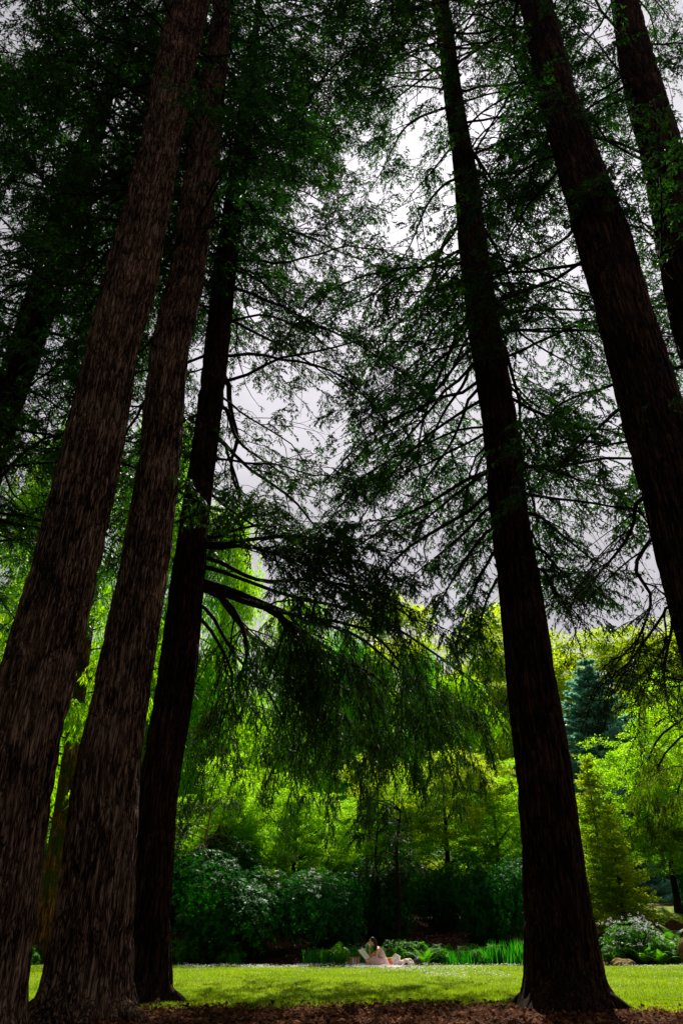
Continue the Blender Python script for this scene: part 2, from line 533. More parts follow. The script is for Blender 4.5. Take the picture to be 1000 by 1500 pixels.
# ------------------------------------------------------------------ conifer parts
def limb_foliage(rng, path, dens=1.0, blen=1.9, droop=0.28, start=0.2, leaf=(0.115, 0.042), twig=0.30, hang=0.35, spread=0.8, out=None):
    """branchlets, twigs and needle sprays along one limb. Returns (branchlet tubes V,Q), (leaf V,F)"""
    seg = np.linalg.norm(np.diff(path, axis=0), axis=1)
    cum = np.concatenate([[0], np.cumsum(seg)])
    L = cum[-1]
    nb = max(4, int(L * (1 - start) / 0.108 * dens))
    s = np.sort(rng.uniform(start * L, L, nb))
    s = s[vnoise(s * 1.7 + rng.uniform(0, 90), s * 0 + rng.uniform(0, 90), 3) > rng.uniform(0.25, 0.5, nb)]
    if len(s) < 3:
        s = np.linspace(start * L, L, 3)
    nb = len(s)
    o = np.stack([np.interp(s, cum, path[:, k]) for k in range(3)], -1)
    o2 = np.stack([np.interp(np.minimum(s + 0.1, L), cum, path[:, k]) for k in range(3)], -1)
    o1 = np.stack([np.interp(np.maximum(s - 0.1, 0), cum, path[:, k]) for k in range(3)], -1)
    T = nrm(o2 - o1)
    S = nrm(np.cross(T, UP) + 1e-6)
    sg = np.where(np.arange(nb) % 2 == 0, 1.0, -1.0)[:, None]
    frac = s / L
    bl = blen * np.clip(1.25 - frac, 0.25, 1) * rng.uniform(0.25, 1.25, nb)
    d0 = nrm(T * rng.uniform(0.35, 0.8, (nb, 1)) + S * sg * spread * rng.uniform(0.5, 1.2, (nb, 1)) + UP * rng.normal(0.0, 0.28, (nb, 1)) + rng.normal(0, 0.2, (nb, 3)))
    g = droop * rng.uniform(0.6, 1.5, nb)
    t = np.linspace(0, 1, 6)[None, :, None]
    P = o[:, None] + bl[:, None, None] * (t * d0[:, None] - UP * g[:, None, None] * t * t * (1 + bl[:, None, None] * 0.4))
    R = (0.004 + 0.006 * bl[:, None]) * np.linspace(1, 0.35, 6)[None]
    bv, bq = tubes(P, R, 3)
    # twigs
    nt_ = np.maximum(2, (bl / 0.062).astype(int))
    ib = np.repeat(np.arange(nb), nt_)
    k = np.concatenate([np.arange(m) for m in nt_])
    tt = np.clip((k + rng.random(len(k))) / nt_[ib], 0.05, 1)[:, None]
    B, G, D0 = bl[ib][:, None], (g * (1 + bl * 0.4))[ib][:, None], d0[ib]
    to = o[ib] + B * (tt * D0 - UP * G * tt * tt)
    td = nrm(D0 - 2 * UP * G * tt)
    ts = nrm(np.cross(td, UP) + 1e-6) * np.where(k % 2 == 0, 1.0, -1.0)[:, None]
    tw = nrm(td * rng.uniform(0.5, 1.0, (len(k), 1)) + ts * rng.uniform(0.3, 0.9, (len(k), 1)) + rng.normal(0, 0.16, (len(k), 3)) - UP * hang * rng.uniform(0.2, 1.6, (len(k), 1)))
    tl = twig * rng.uniform(0.45, 1.2, len(k)) * (1.1 - 0.55 * tt[:, 0])
    # needle sprays
    nl = np.maximum(3, (tl / 0.030).astype(int))
    it = np.repeat(np.arange(len(k)), nl)
    j = np.concatenate([np.arange(m) for m in nl])
    u = ((j + rng.random(len(j))) / nl[it])[:, None]
    lo = to[it] + tw[it] * tl[it][:, None] * u - UP * (0.10 * hang) * (tl[it][:, None] * u)
    ls = nrm(np.cross(tw[it], UP + rng.normal(0, 0.35, (len(j), 3)))) * np.where(j % 2 == 0, 1.0, -1.0)[:, None]
    ld = nrm(tw[it] * 0.75 + ls * 0.75 + rng.normal(0, 0.25, (len(j), 3)) - UP * hang * 0.5)
    ll = leaf[0] * rng.uniform(0.6, 1.25, len(j))[:, None]
    wv = nrm(np.cross(ld, rng.normal(0, 0.6, (len(j), 3)) + UP)) * (leaf[1] * rng.uniform(0.7, 1.2, len(j))[:, None])
    V = np.stack([lo - wv * 0.5, lo + wv * 0.5, lo + ld * ll], 1).reshape(-1, 3)
    F = np.arange(len(V)).reshape(-1, 3)
    return (bv, bq), (V, F)

def limb_path(rng, o, az, L, e0, e1, n=14, wob=0.10):
    """arching limb: elevation goes from e0 to e1 (radians)"""
    p = [np.array(o, float)]
    a = az
    ds = L / (n - 1)
    ph = rng.uniform(0, 6.28)
    for i in range(n - 1):
        t = i / (n - 2)
        e = e0 + (e1 - e0) * t ** 1.3 + rng.normal(0, wob * 0.6)
        a += rng.normal(0, wob)
        p.append(p[-1] + ds * np.array([math.cos(a) * math.cos(e), math.sin(a) * math.cos(e), math.sin(e)]))
    return np.array(p)

def trunk_mesh(name, base, pts, seed, mat, flare=0.55, cells=40, amp=0.055, sides=220, dz=0.06, lobes=6, top=None):
    """pts: list of (z, dx, dy, r) relative to base, fissured bark as real relief"""
    pts = np.array(pts, float)
    zmax = pts[-1, 0]
    nz = int(zmax / dz) + 2
    z = np.concatenate([np.linspace(-0.35, 0.9, 14)[:-1], np.linspace(0.9, zmax, nz)])
    cx, cy, r = (np.interp(z, pts[:, 0], pts[:, k]) for k in (1, 2, 3))
    for arr in (cx, cy, r):
        k = np.ones(9) / 9
        arr[:] = np.convolve(np.pad(arr, 4, mode='edge'), k, 'valid')
    th = np.arange(sides) / sides
    TH, Z = np.meshgrid(th, z)
    R = r[:, None] * np.ones_like(TH)
    cx += 0.02 * np.sin(z * 0.8 + seed) * np.clip(z / 3, 0, 1)
    cy += 0.02 * np.sin(z * 0.6 + seed * 2) * np.clip(z / 3, 0, 1)
    r *= 1 + 0.012 * np.sin(z * 1.3 + seed * 3)
    rn = vnoise(TH * lobes, Z * 0 + 1.5, seed + 3, lobes)
    root = 0.25 + 1.7 * rn ** 1.6
    R = R * (1 + flare * root * np.exp(-np.clip(Z, -0.35, 99) / 0.42) + 0.03 * np.exp(-np.clip(Z, 0, 99) / 2.2))
    warp = (vnoise(TH * 12, Z * 0.7, seed + 1, 12) - 0.5) * 2.2
    a = vnoise(TH * cells + warp, Z * 1.3 + warp * 0.2, seed, cells)
    b = vnoise(TH * cells * 2 + warp * 2, Z * 2.6, seed + 2, cells * 2)
    ridge = 1 - np.abs(2 * a - 1)
    ridge2 = 1 - np.abs(2 * b - 1)
    furrow = ridge ** 4 * 0.8 + ridge2 ** 4 * 0.4
    big = vnoise(TH * 5, Z * 0.5, seed + 5, 5) - 0.5
    R = R - amp * furrow * (0.4 + 0.6 * np.minimum(R / 0.5, 1)) + 0.05 * big * np.minimum(R, 1)
    V = np.stack([cx[:, None] + R * np.cos(TH * 2 * PI), cy[:, None] + R * np.sin(TH * 2 * PI), Z], -1)
    n, s = V.shape[:2]
    i = np.arange(n - 1)[:, None] * s
    k = np.arange(s)[None]
    Q = np.stack([i + k, i + (k + 1) % s, i + s + (k + 1) % s, i + s + k], -1).reshape(-1, 4)
    return mesh(name, V.reshape(-1, 3), [Q], mat, True)

def project(p):
    d = np.asarray(p, float) - CAM
    u = d[..., 0]
    f = d[..., 1] * CP + d[..., 2] * SP
    v = -d[..., 1] * SP + d[..., 2] * CP
    return 500 + FPX * u / f, 750 - FPX * v / f

# places where the photo shows open sky: no limb of the crowns passes through them
SKY_HOLES = [(608, 280, 62, 90), (575, 190, 42, 55), (540, 262, 36, 30), (800, 545, 60, 45), (940, 870, 60, 45), (585, 930, 45, 35), (365, 735, 40, 32), (830, 345, 40, 60), (850, 780, 50, 40), (120, 235, 28, 30), (100, 560, 22, 30), (690, 110, 30, 40)]
def in_hole(path):
    x, y = project(path[len(path) // 3:])
    return any(np.any(((x - a) / (rx + 2)) ** 2 + ((y - b) / (ry + 2)) ** 2 < 1) for a, b, rx, ry in SKY_HOLES)

LACY = dict(blen=0.95, droop=0.3, hang=0.55, twig=0.24, spread=0.75, leaf=(0.098, 0.046))

class Grove:
    """a tall hemlock of the grove: trunk read from its edges in the photo, limbs, one crown of needle sprays"""
    def __init__(s, name, label, Y, edges, base_py, mat, seed, height=34.0, flare=0.55, amp=0.085, base_r=None, group='tall conifers of the grove'):
        pts = []
        for (py, xl, xr) in edges:
            a, b = at(xl, py, Y), at(xr, py, Y)
            pts.append((a[2], (a[0] + b[0]) / 2, Y, abs(b[0] - a[0]) / 2))
        pts.sort()
        p0 = pts[0]
        x0 = p0[1] - (pts[1][1] - p0[1]) / max(pts[1][0] - p0[0], 0.1) * p0[0] if p0[0] > 0.3 else p0[1]
        x0 = p0[1] + np.clip(x0 - p0[1], -0.4, 0.4)
        s.base = np.array([x0, Y, float(ground_z(x0, Y))])
        rel = [(-0.4, 0, 0, base_r or p0[3]), (0.0, 0, 0, base_r or p0[3])] + [(p[0] - s.base[2], p[1] - x0, 0, p[3]) for p in pts]
        zt, dxt, rt = rel[-1][0], rel[-1][1], rel[-1][3]
        if zt < height:
            slope = (rel[-1][1] - rel[2][1]) / (rel[-1][0] - rel[2][0])
            for k in np.linspace(0, 1, 6)[1:]:
                rel.append((zt + (height - zt) * k, dxt + slope * (height - zt) * k, 0, max(0.06, rt * (1 - 0.8 * k))))
        s.rel = np.array(rel)
        s.root = thing(name, label, 'tree', s.base, 0, group)
        obj('trunk', trunk_mesh('trunk', s.base, rel, seed, mat, flare, amp=amp), s.root)
        s.rng = rng_of(seed)
        s.LV = Geo()
        s.nl = 0
        s.low = 2.4
    def axis(s, z):
        return s.base + np.array([np.interp(z, s.rel[:, 0], s.rel[:, 1]), 0, z])
    def rad(s, z):
        return float(np.interp(z, s.rel[:, 0], s.rel[:, 3]))
    def add_limb(s, path, r0, fol=1.0, sec=7, weep=0.0, seclen=0.62, tip=0.55, **kw):
        """path in world coordinates; sec side boughs, hanging straight down when weep is 1"""
        p = path - s.base
        n = len(p)
        g = Geo()
        R = r0 * (np.linspace(1, 0.12, n) ** 0.9)
        R[0] *= 1.35
        g.add(*tubes(p[None], R[None], 7))
        if fol > 0:
            r = s.rng
            kw = dict(LACY, **kw)
            L = np.linalg.norm(np.diff(p, axis=0), axis=1).sum()
            runs = [(p, dict(kw, start=tip))]
            side = 1
            for k in range(sec):
                t = r.uniform(0.22, 0.93) * (n - 1)
                i = int(t)
                T = nrm(p[min(i + 1, n - 1)] - p[max(i - 1, 0)])
                az = math.atan2(T[1], T[0]) + side * r.uniform(0.35, 1.15) * (1 - 0.3 * weep)
                side = -side if r.random() < 0.8 else side
                e = math.asin(np.clip(T[2], -1, 1))
                L2 = (L * (1 - t / (n - 1)) * 0.6 + 0.9) * r.uniform(0.55, 1.25) * seclen / 0.62
                if weep:
                    L2 = r.uniform(0.8, 3.6) * weep * seclen / 0.62
                q = limb_path(r, p[i], az, L2, e * 0.6 + r.normal(0.0, 0.3) - 0.1 * weep, e * 0.6 - r.uniform(0.1, 0.8) - 0.95 * weep, 10, 0.15)
                g.add(*tubes(q[None], ((0.010 + 0.22 * R[i]) * np.linspace(1, 0.2, 10))[None], 4))
                runs.append((q, dict(kw, start=0.12)))
            for q, k2 in runs:
                (bv, bq), (lv, lf) = limb_foliage(r, q, dens=fol, **k2)
                nv = 18
                ok = bv.reshape(-1, nv, 3)[:, :, 2].min(1) > s.low
                bq = bq.reshape(len(ok), -1, 4)[ok].reshape(-1, 4)
                used = np.repeat(ok, nv)
                rm = np.cumsum(used) - 1
                bv, bq = bv[used], rm[bq]
                lv = lv.reshape(-1, 3, 3)
                lv = lv[lv[:, 0, 2] > s.low + r.normal(0, 0.25, len(lv))].reshape(-1, 3)
                g.add(bv, bq)
                s.LV.add(lv, np.arange(len(lv)).reshape(-1, 3))
        obj('limb', g.mesh('limb', M['limb'], True), s.root)
        s.nl += 1
    def auto(s, n, z0, z1, az0, az1, L0, L1, fol=1.0, e0=0.15, e1=-0.35, skip=None, **kw):
        """n limbs spread in height, azimuths between az0 and az1 in degrees (0 = right, 90 = away)"""
        for i in range(n):
            z = z0 + (z1 - z0) * (i + s.rng.random()) / n
            for attempt in range(5):
                az = math.radians(s.rng.uniform(az0, az1))
                L = s.rng.uniform(L0, L1)
                path = limb_path(s.rng, s.axis(z), az, L, e0 + s.rng.normal(0, 0.3), e1 + s.rng.normal(0, 0.3), wob=0.18)
                if not in_hole(path):
                    break
            else:
                continue
            s.add_limb(path, 0.012 + 0.0055 * L, fol * 0.66, **kw)
    def traced(s, pix, drop, r0=0.06, fol=0.8, **kw):
        """a limb seen in the photo: its image line laid on an arch that sinks by 'drop' metres from trunk to tip"""
        pix = np.array(pix, float)
        q = spline(np.c_[pix, np.zeros(len(pix))], 18)[:, :2]
        p0 = at(q[0, 0], q[0, 1], s.base[1])
        seg = np.concatenate([[0], np.cumsum(np.linalg.norm(np.diff(q, axis=0), axis=1))])
        t = seg / seg[-1]
        pts = [at_h(q[i, 0], q[i, 1], p0[2] - drop * t[i] ** 1.4) for i in range(len(q))]
        pts = np.array(pts)
        ax = s.axis(p0[2] - s.base[2] + 0.1)
        pts = np.vstack([[ax], pts[1:]])
        s.add_limb(spline(pts, 20), r0, fol, **kw)
    def done(s, mat=None):
        obj('crown', s.LV.mesh('crown', mat or M['needle']), s.root)

# --- trees of the grove
A = Grove('hemlock_tree', 'thick grey brown trunk at the left edge, the widest and nearest of the leaning trunks', 11.5,
          [(1390, -100, 40), (1145, -46, 75), (990, 2, 112), (850, 45, 142), (675, 86, 175), (500, 131, 203), (420, 152, 229), (233, 201, 261), (0, 250, 306)],
          1500, M['bark_grey'], 101)
B = Grove('hemlock_tree', 'ridged brown trunk standing between the grey trunk and the thin dark one', 13.0,
          [(1390, 76, 192), (1145, 109, 206), (990, 142, 224), (850, 170, 243), (675, 203, 264), (500, 224, 280), (420, 243, 297), (233, 275, 323), (93, 298, 333)],
          1495, M['bark_grey'], 102, flare=0.5)
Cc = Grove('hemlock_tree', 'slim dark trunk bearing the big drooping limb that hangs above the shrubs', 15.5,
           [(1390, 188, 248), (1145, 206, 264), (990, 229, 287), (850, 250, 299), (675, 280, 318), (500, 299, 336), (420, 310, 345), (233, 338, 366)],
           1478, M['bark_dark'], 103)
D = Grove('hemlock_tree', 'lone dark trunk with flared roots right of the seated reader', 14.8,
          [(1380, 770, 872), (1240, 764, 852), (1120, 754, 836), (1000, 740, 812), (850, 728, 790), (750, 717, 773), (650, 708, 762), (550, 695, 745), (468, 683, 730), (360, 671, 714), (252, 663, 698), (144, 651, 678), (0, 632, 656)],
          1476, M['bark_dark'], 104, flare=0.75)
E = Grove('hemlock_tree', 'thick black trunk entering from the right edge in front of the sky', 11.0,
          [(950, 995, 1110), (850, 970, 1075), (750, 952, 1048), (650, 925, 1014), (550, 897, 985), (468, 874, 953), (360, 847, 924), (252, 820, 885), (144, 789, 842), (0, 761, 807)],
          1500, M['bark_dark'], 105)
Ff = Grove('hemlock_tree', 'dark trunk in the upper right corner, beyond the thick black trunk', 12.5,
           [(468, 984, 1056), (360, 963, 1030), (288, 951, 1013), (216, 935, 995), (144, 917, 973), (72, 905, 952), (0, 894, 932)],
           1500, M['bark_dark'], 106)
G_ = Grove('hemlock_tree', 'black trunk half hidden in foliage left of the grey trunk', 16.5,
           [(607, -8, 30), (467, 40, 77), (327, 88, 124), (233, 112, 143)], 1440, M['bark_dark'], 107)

# limbs that the photo shows one by one
for pix, dr, r in [
    ([(646, 95), (580, 144), (524, 192)], 0.8, 0.06), ([(656, 156), (596, 184), (556, 256), (524, 304)], 0.8, 0.06),
    ([(660, 216), (628, 256), (588, 300)], 0.6, 0.055), ([(662, 260), (628, 296), (596, 368), (560, 420)], 1.0, 0.06),
    ([(670, 328), (648, 360), (620, 452), (580, 504), (524, 540)], 1.2, 0.075), ([(672, 376), (644, 412), (616, 464), (588, 496)], 0.9, 0.055),
    ([(678, 420), (652, 460), (628, 492), (604, 548), (570, 590)], 1.2, 0.06), ([(682, 460), (660, 512), (628, 588), (612, 660), (618, 716), (596, 752), (576, 786)], 2.6, 0.07),
    ([(694, 520), (680, 560), (652, 600), (632, 640), (608, 676), (560, 696), (520, 700)], 1.8, 0.065),
    ([(697, 560), (660, 650), (618, 716), (648, 772), (700, 836)], 2.2, 0.06), ([(690, 505), (616, 600), (580, 640), (520, 676), (476, 712)], 1.6, 0.055)]:
    D.traced(pix, dr, r * 0.8, 0.7)
for pix, dr, r in [
    ([(689, 216), (712, 252), (744, 299), (762, 328), (784, 356), (809, 367)], 1.0, 0.06), ([(690, 240), (744, 299), (773, 371), (791, 403), (815, 440)], 1.2, 0.05),
    ([(705, 330), (730, 371), (746, 414), (752, 468), (784, 504)], 1.4, 0.07), ([(730, 440), (757, 483), (793, 510), (823, 527), (857, 547), (897, 555)], 1.2, 0.06),
    ([(733, 490), (750, 550), (760, 590), (763, 643), (780, 667), (803, 687), (840, 700), (880, 710)], 2.0, 0.075), ([(748, 560), (793, 600), (847, 618)], 0.8, 0.04),
    ([(760, 650), (768, 687), (783, 750), (792, 810), (800, 850)], 1.6, 0.05), ([(772, 770), (807, 830), (847, 857), (880, 880)], 0.9, 0.045)]:
    D.traced(pix, dr, r * 0.8, 0.65)
for pix, dr, r in [
    ([(332, 540), (338, 600), (348, 644), (338, 680), (352, 728), (384, 772), (420, 810)], 3.0, 0.085), ([(330, 590), (348, 644), (388, 676), (432, 704), (470, 720)], 1.4, 0.06),
    ([(325, 640), (352, 728), (330, 760), (300, 800)], 2.2, 0.05)]:
    Cc.traced(pix, dr, r, 0.6)
for pix, dr, r in [
    ([(915, 590), (883, 620), (853, 647), (823, 680), (800, 710)], 1.2, 0.06), ([(945, 723), (930, 740), (927, 767), (910, 800), (867, 850), (830, 880)], 1.8, 0.065),
    ([(960, 780), (930, 830), (952, 870), (947, 903), (928, 950), (915, 985)], 2.5, 0.06), ([(980, 860), (984, 912), (972, 976), (976, 1024), (985, 1060)], 2.4, 0.05),
    ([(985, 880), (950, 930), (916, 976), (885, 1010)], 1.4, 0.045)]:
    E.traced(pix, dr, r * 0.7, 0.9, leaf=(0.06, 0.022), twig=0.2, blen=0.9, sec=9)

for pix, dr, r, f in [
    ([(722, 770), (695, 800), (665, 845), (640, 890), (620, 925)], 1.6, 0.05, 0.8), ([(728, 800), (700, 850), (680, 900), (665, 960)], 1.8, 0.045, 0.9),
    ([(718, 740), (670, 790), (620, 830), (585, 860)], 1.4, 0.05, 0.75), ([(732, 840), (712, 880), (700, 930), (690, 985)], 1.5, 0.04, 0.9),
    ([(782, 750), (830, 790), (875, 825), (915, 850)], 1.4, 0.05, 0.75), ([(788, 800), (830, 845), (865, 865), (900, 880)], 1.3, 0.045, 0.85),
    ([(792, 830), (815, 870), (840, 895), (860, 915)], 1.2, 0.04, 0.8), ([(712, 690), (660, 730), (610, 770), (560, 800)], 1.4, 0.05, 0.65)]:
    D.traced(pix, dr, r, f, sec=9, weep=0.35, blen=0.8, hang=0.9)

# the drooping lower limbs with their curtains
cur = dict(sec=18, weep=1.0, seclen=0.72, blen=0.55, droop=0.7, hang=1.7, twig=0.34, spread=0.8, leaf=(0.125, 0.034), tip=0.7)
stem = [(300, 857), (357, 880), (400, 895)]
for pix, dr, r, f in [
    (stem + [(432, 928), (480, 960), (540, 985), (590, 1030), (640, 1070)], 2.0, 0.10, 0.9),
    ([(303, 850), (370, 935), (420, 960), (450, 995), (480, 1060), (500, 1100)], 2.2, 0.08, 0.9),
    ([(300, 860), (340, 890), (362, 950), (350, 1010), (380, 1050), (425, 1110)], 2.4, 0.075, 0.8),
    ([(299, 850), (350, 868), (440, 905), (520, 930), (590, 985), (650, 1020), (720, 1050)], 1.8, 0.06, 0.9),
    (stem + [(460, 905), (540, 925), (600, 990), (640, 1060), (700, 1090)], 2.1, 0.05, 0.9),
    (stem + [(432, 928), (500, 1000), (540, 1060), (580, 1100)], 2.1, 0.05, 1.2),
    (stem + [(432, 925), (470, 1020), (500, 1080), (520, 1120)], 2.3, 0.05, 1.2),
    (stem + [(480, 950), (540, 985), (600, 1040), (660, 1100), (720, 1140)], 2.4, 0.045, 1.1),
    (stem + [(480, 960), (560, 1040), (620, 1110)], 2.2, 0.045, 1.2),
    ([(308, 815), (380, 850), (470, 850), (560, 880), (640, 930)], 1.6, 0.06, 0.8),
    ([(310, 830), (420, 872), (540, 900), (640, 960), (700, 1010), (745, 1080)], 1.9, 0.05, 0.8),
    ([(295, 900), (340, 990), (320, 1080), (330, 1140)], 2.0, 0.045, 0.7),
    ([(298, 880), (345, 960), (390, 1010), (430, 1090), (440, 1150)], 2.4, 0.05, 0.8)]:
    Cc.traced(pix, dr, r, f * 0.75, **cur)
flat = dict(sec=10, blen=1.1, droop=0.4, hang=0.6, leaf=(0.11, 0.042))
for pix, dr, r, f in [
    ([(310, 800), (370, 790), (440, 785), (520, 800), (600, 815)], 0.9, 0.06, 1.0),
    ([(310, 805), (360, 800), (430, 820), (500, 850), (570, 870)], 1.1, 0.06, 1.0),
    ([(308, 790), (350, 775), (400, 770), (460, 790)], 0.4, 0.05, 1.0)]:
    Cc.traced(pix, dr, r, f, **flat)
J = Grove('hemlock_tree', 'hemlock beyond the right edge whose hanging brownish branches reach in over the ferns', 23.0,
          [(1300, 1290, 1330), (1000, 1195, 1230), (600, 1060, 1088), (300, 965, 985)], 1440, M['bark_dark'], 108, group='tall conifers of the grove', height=20)
for pix, dr, r, f in [
    ([(1090, 980), (1000, 1052), (968, 1076), (952, 1104), (940, 1144), (904, 1172), (870, 1200)], 1.6, 0.06, 1.1),
    ([(1095, 1010), (990, 1085), (960, 1130), (935, 1190), (925, 1230)], 1.6, 0.05, 1.1),
    ([(1110, 1040), (1010, 1120), (985, 1190), (965, 1240)], 1.8, 0.05, 1.1),
    ([(1110, 1060), (1020, 1150), (940, 1200), (890, 1240)], 1.5, 0.045, 1.1),
    ([(1090, 960), (1010, 1000), (960, 1010), (900, 1030)], 1.0, 0.05, 0.8)]:
    J.traced(pix, dr, r, f, **dict(cur, sec=18, hang=1.3, seclen=0.5))
J.low = 1.9
J.auto(16, 8, 19, 90, 270, 3.5, 5.5, 0.8)

# the rest of the crowns
A.auto(22, 15, 33, 60, 200, 4.0, 6.5, 1.0)
A.auto(8, 20, 33, -40, 60, 3.0, 5.5, 0.9)
B.auto(24, 12, 34, 20, 170, 3.5, 6.0, 0.9)
B.auto(12, 15, 30, -80, 20, 2.5, 4.5, 1.0)
Cc.auto(32, 19, 34, -30, 100, 4.0, 8.0, 1.0)
Cc.auto(14, 10.5, 19, -30, 100, 4.0, 8.0, 0.7, e0=0.0, e1=-0.6)
Cc.auto(26, 9, 34, 100, 220, 3.5, 6.5, 0.9)
D.auto(24, 17, 34, 95, 200, 4.0, 7.5, 0.75, e0=-0.05, e1=-0.6)
D.auto(11, 10, 17, 90, 200, 4.5, 7.5, 0.55, e0=-0.1, e1=-0.6)
D.auto(14, 9.5, 15, -20, 90, 4.5, 7.0, 0.6, e0=-0.1, e1=-0.6)
D.auto(28, 13, 34, -40, 80, 4.0, 7.0, 0.8, e0=0.0, e1=-0.5)
D.auto(10, 20, 34, 200, 300, 3.5, 6.0, 0.9)
E.auto(24, 13, 32, 60, 200, 4.0, 6.5, 0.9)
Ff.auto(36, 9, 32, 30, 220, 4.0, 6.5, 1.0)
G_.auto(86, 9.5, 34, -60, 240, 4.0, 7.5, 1.2)
A.auto(20, 13, 27, 130, 225, 3.5, 6.5, 0.75)
for t_, nr, seed in ((A, 5, 1), (B, 6, 2), (Cc, 5, 3), (D, 7, 4)):
    rr_ = rng_of(900 + seed)
    r0_ = t_.rad(0.3) * 1.15
    for k in range(nr):
        a_ = -2.9 + 2.9 * (k + rr_.uniform(0.1, 0.9)) / nr if seed != 4 else 2 * PI * (k + rr_.uniform(0.1, 0.9)) / nr
        L_ = rr_.uniform(0.35, 0.95)
        pts_ = []
        for u in np.linspace(0, 1, 12):
            d_ = r0_ * 0.8 + u * L_
            aa = a_ + 0.35 * math.sin(u * 3 + k) * u
            pts_.append([d_ * math.cos(aa), d_ * math.sin(aa), 0.22 * (1 - u) ** 1.8 - 0.17 * u ** 1.2 + 0.02 * math.sin(u * 9 + k)])
        rad_ = (0.14 * np.linspace(1, 0.3, 12) * rr_.uniform(0.7, 1.1))
        rv, rq = tubes(np.array(pts_)[None], rad_[None], 14)
        rv = rv + 0.035 * (vnoise(rv[:, 0] * 9 + 40, rv[:, 1] * 9 + rv[:, 2] * 9 + 40, 77)[:, None] - 0.5)
        obj('root', mesh('root', rv, [rq], M['bark_dark'] if seed > 2 else M['bark_grey'], True), t_.root)
for t_, zs in ((A, (6.5, 9.2, 12.4)), (B, (4.1, 7.3, 10.2)), (Cc, (5.5, 9.6)), (D, (3.4, 6.3, 8.8)), (E, (6.0, 9.4)), (Ff, (9.0,))):
    for z in zs:                                        # dead snags left on the trunks
        for q in range(2):
            az = t_.rng.uniform(-3.4, 0.3)
            L = t_.rad(z) + t_.rng.uniform(0.08, 0.35)
            t_.add_limb(limb_path(t_.rng, t_.axis(z + q * 0.9), az, L, t_.rng.uniform(-0.2, 0.5), 0.1, 6, 0.1), 0.035, 0)
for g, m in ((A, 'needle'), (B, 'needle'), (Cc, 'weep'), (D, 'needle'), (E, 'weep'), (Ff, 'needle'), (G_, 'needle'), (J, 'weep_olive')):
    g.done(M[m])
gg = 'tall conifers of the grove'
dup(G_.root, (-11.5, 19.0, 0), 1.0, 1.0, 'dense hemlock outside the left edge whose foliage darkens the upper left corner', gg)
for x, y, a, k in [(-8, -3, 2.0, 1.0), (-18, 3, 5.0, 1.0), (-15, -12, 2.6, 1.0), (-20, 13, 1.1, 1.0), (-13, 5, 4.0, 1.0)]:  # copies added at left and behind the camera to keep skylight off the trunks
    dup(G_.root, (x, y, 0), a, k, 'dense hemlock added outside the frame around the viewpoint to shade the trunks', 'added shade hemlocks around the viewpoint')

# ------------------------------------------------------------------ broad trees beyond the lawn
def leaf_cloud(rng, cen, size, n, leaf, flat=0.45, hang=0.0, upn=0.8):
    """n leaves in each clump; cen (K,3), size (K,)"""
    K = len(cen)
    ic = np.repeat(np.arange(K), n)
    N = len(ic)
    q = nrm(rng.normal(0, 1, (N, 3))) * (rng.random((N, 1)) ** 0.45)
    q[:, 2] *= flat
    o = cen[ic] + q * size[ic][:, None]
    d = nrm(rng.normal(0, 1, (N, 3)) * np.array([1, 1, 0.5]) - UP * hang)
    nn = nrm(UP * upn + rng.normal(0, 0.6, (N, 3)))
    wv = nrm(np.cross(d, nn))
    ll = leaf[0] * rng.uniform(0.6, 1.3, N)[:, None]
    ww = leaf[1] * rng.uniform(0.7, 1.2, N)[:, None]
    V = np.stack([o, o + d * ll * 0.5 + wv * ww * 0.5, o + d * ll, o + d * ll * 0.5 - wv * ww * 0.5], 1).reshape(-1, 3)
    return V, np.arange(4 * N).reshape(N, 4)

def simple_trunk(rng, H, r, lean=0.3, fork=6, reach=0.35):
    g = Geo()
    n = 12
    z = np.linspace(-0.3, H, n)
    p = np.stack([np.cumsum(rng.normal(0, lean * 0.12, n)), np.cumsum(rng.normal(0, lean * 0.12, n)), z], -1)
    p[:2, :2] = 0
    rr = r * np.linspace(1, 0.15, n)
    rr[0] *= 1.7
    g.add(*tubes(p[None], rr[None], 10))
    ends = []
    for k in range(fork):
        i = rng.integers(3, n - 2)
        L = H * reach * rng.uniform(0.6, 1.2)
        q = limb_path(rng, p[i], rng.uniform(0, 2 * PI), L, rng.uniform(0.3, 1.0), rng.uniform(0.1, 0.7), 9)
        g.add(*tubes(q[None], (rr[i] * 0.55 * np.linspace(1, 0.15, 9))[None], 6))
        ends.append(q)
    return g, p, ends

def broad_tree(seed, H, W, name, label, mat, bark, leaf=(0.17, 0.11), clumps=260, per=190, low=0.18, group=None, cs=1.0):
    rng = rng_of(seed)
    root = thing(name, label, 'tree', (0, 0, 0), 0, group)
    g, p, ends = simple_trunk(rng, H * 0.9, 0.018 * H, 0.5, 14, 0.33)
    obj('trunk', g.mesh('trunk', bark, True), root)
    # lobes of unequal size, clumps near their surface
    nl = 11
    lob = np.stack([rng.normal(0, W * 0.24, nl), rng.normal(0, W * 0.24, nl), H * rng.uniform(low + 0.15, 0.9, nl)], -1)
    lr = W * rng.uniform(0.18, 0.32, nl) * (1.15 - 0.5 * (lob[:, 2] / H) ** 2)
    i = rng.integers(0, nl, clumps)
    q = nrm(rng.normal(0, 1, (clumps, 3)))
    cen = lob[i] + q * lr[i][:, None] * rng.uniform(0.55, 1.08, (clumps, 1))
    cen[:, 2] = np.clip(cen[:, 2], H * low, H)
    V, F = leaf_cloud(rng, cen, rng.uniform(0.5, 1.15, clumps) * cs, per, leaf, 0.38)
    obj('crown', mesh('crown', V, [F], mat), root)
    return root

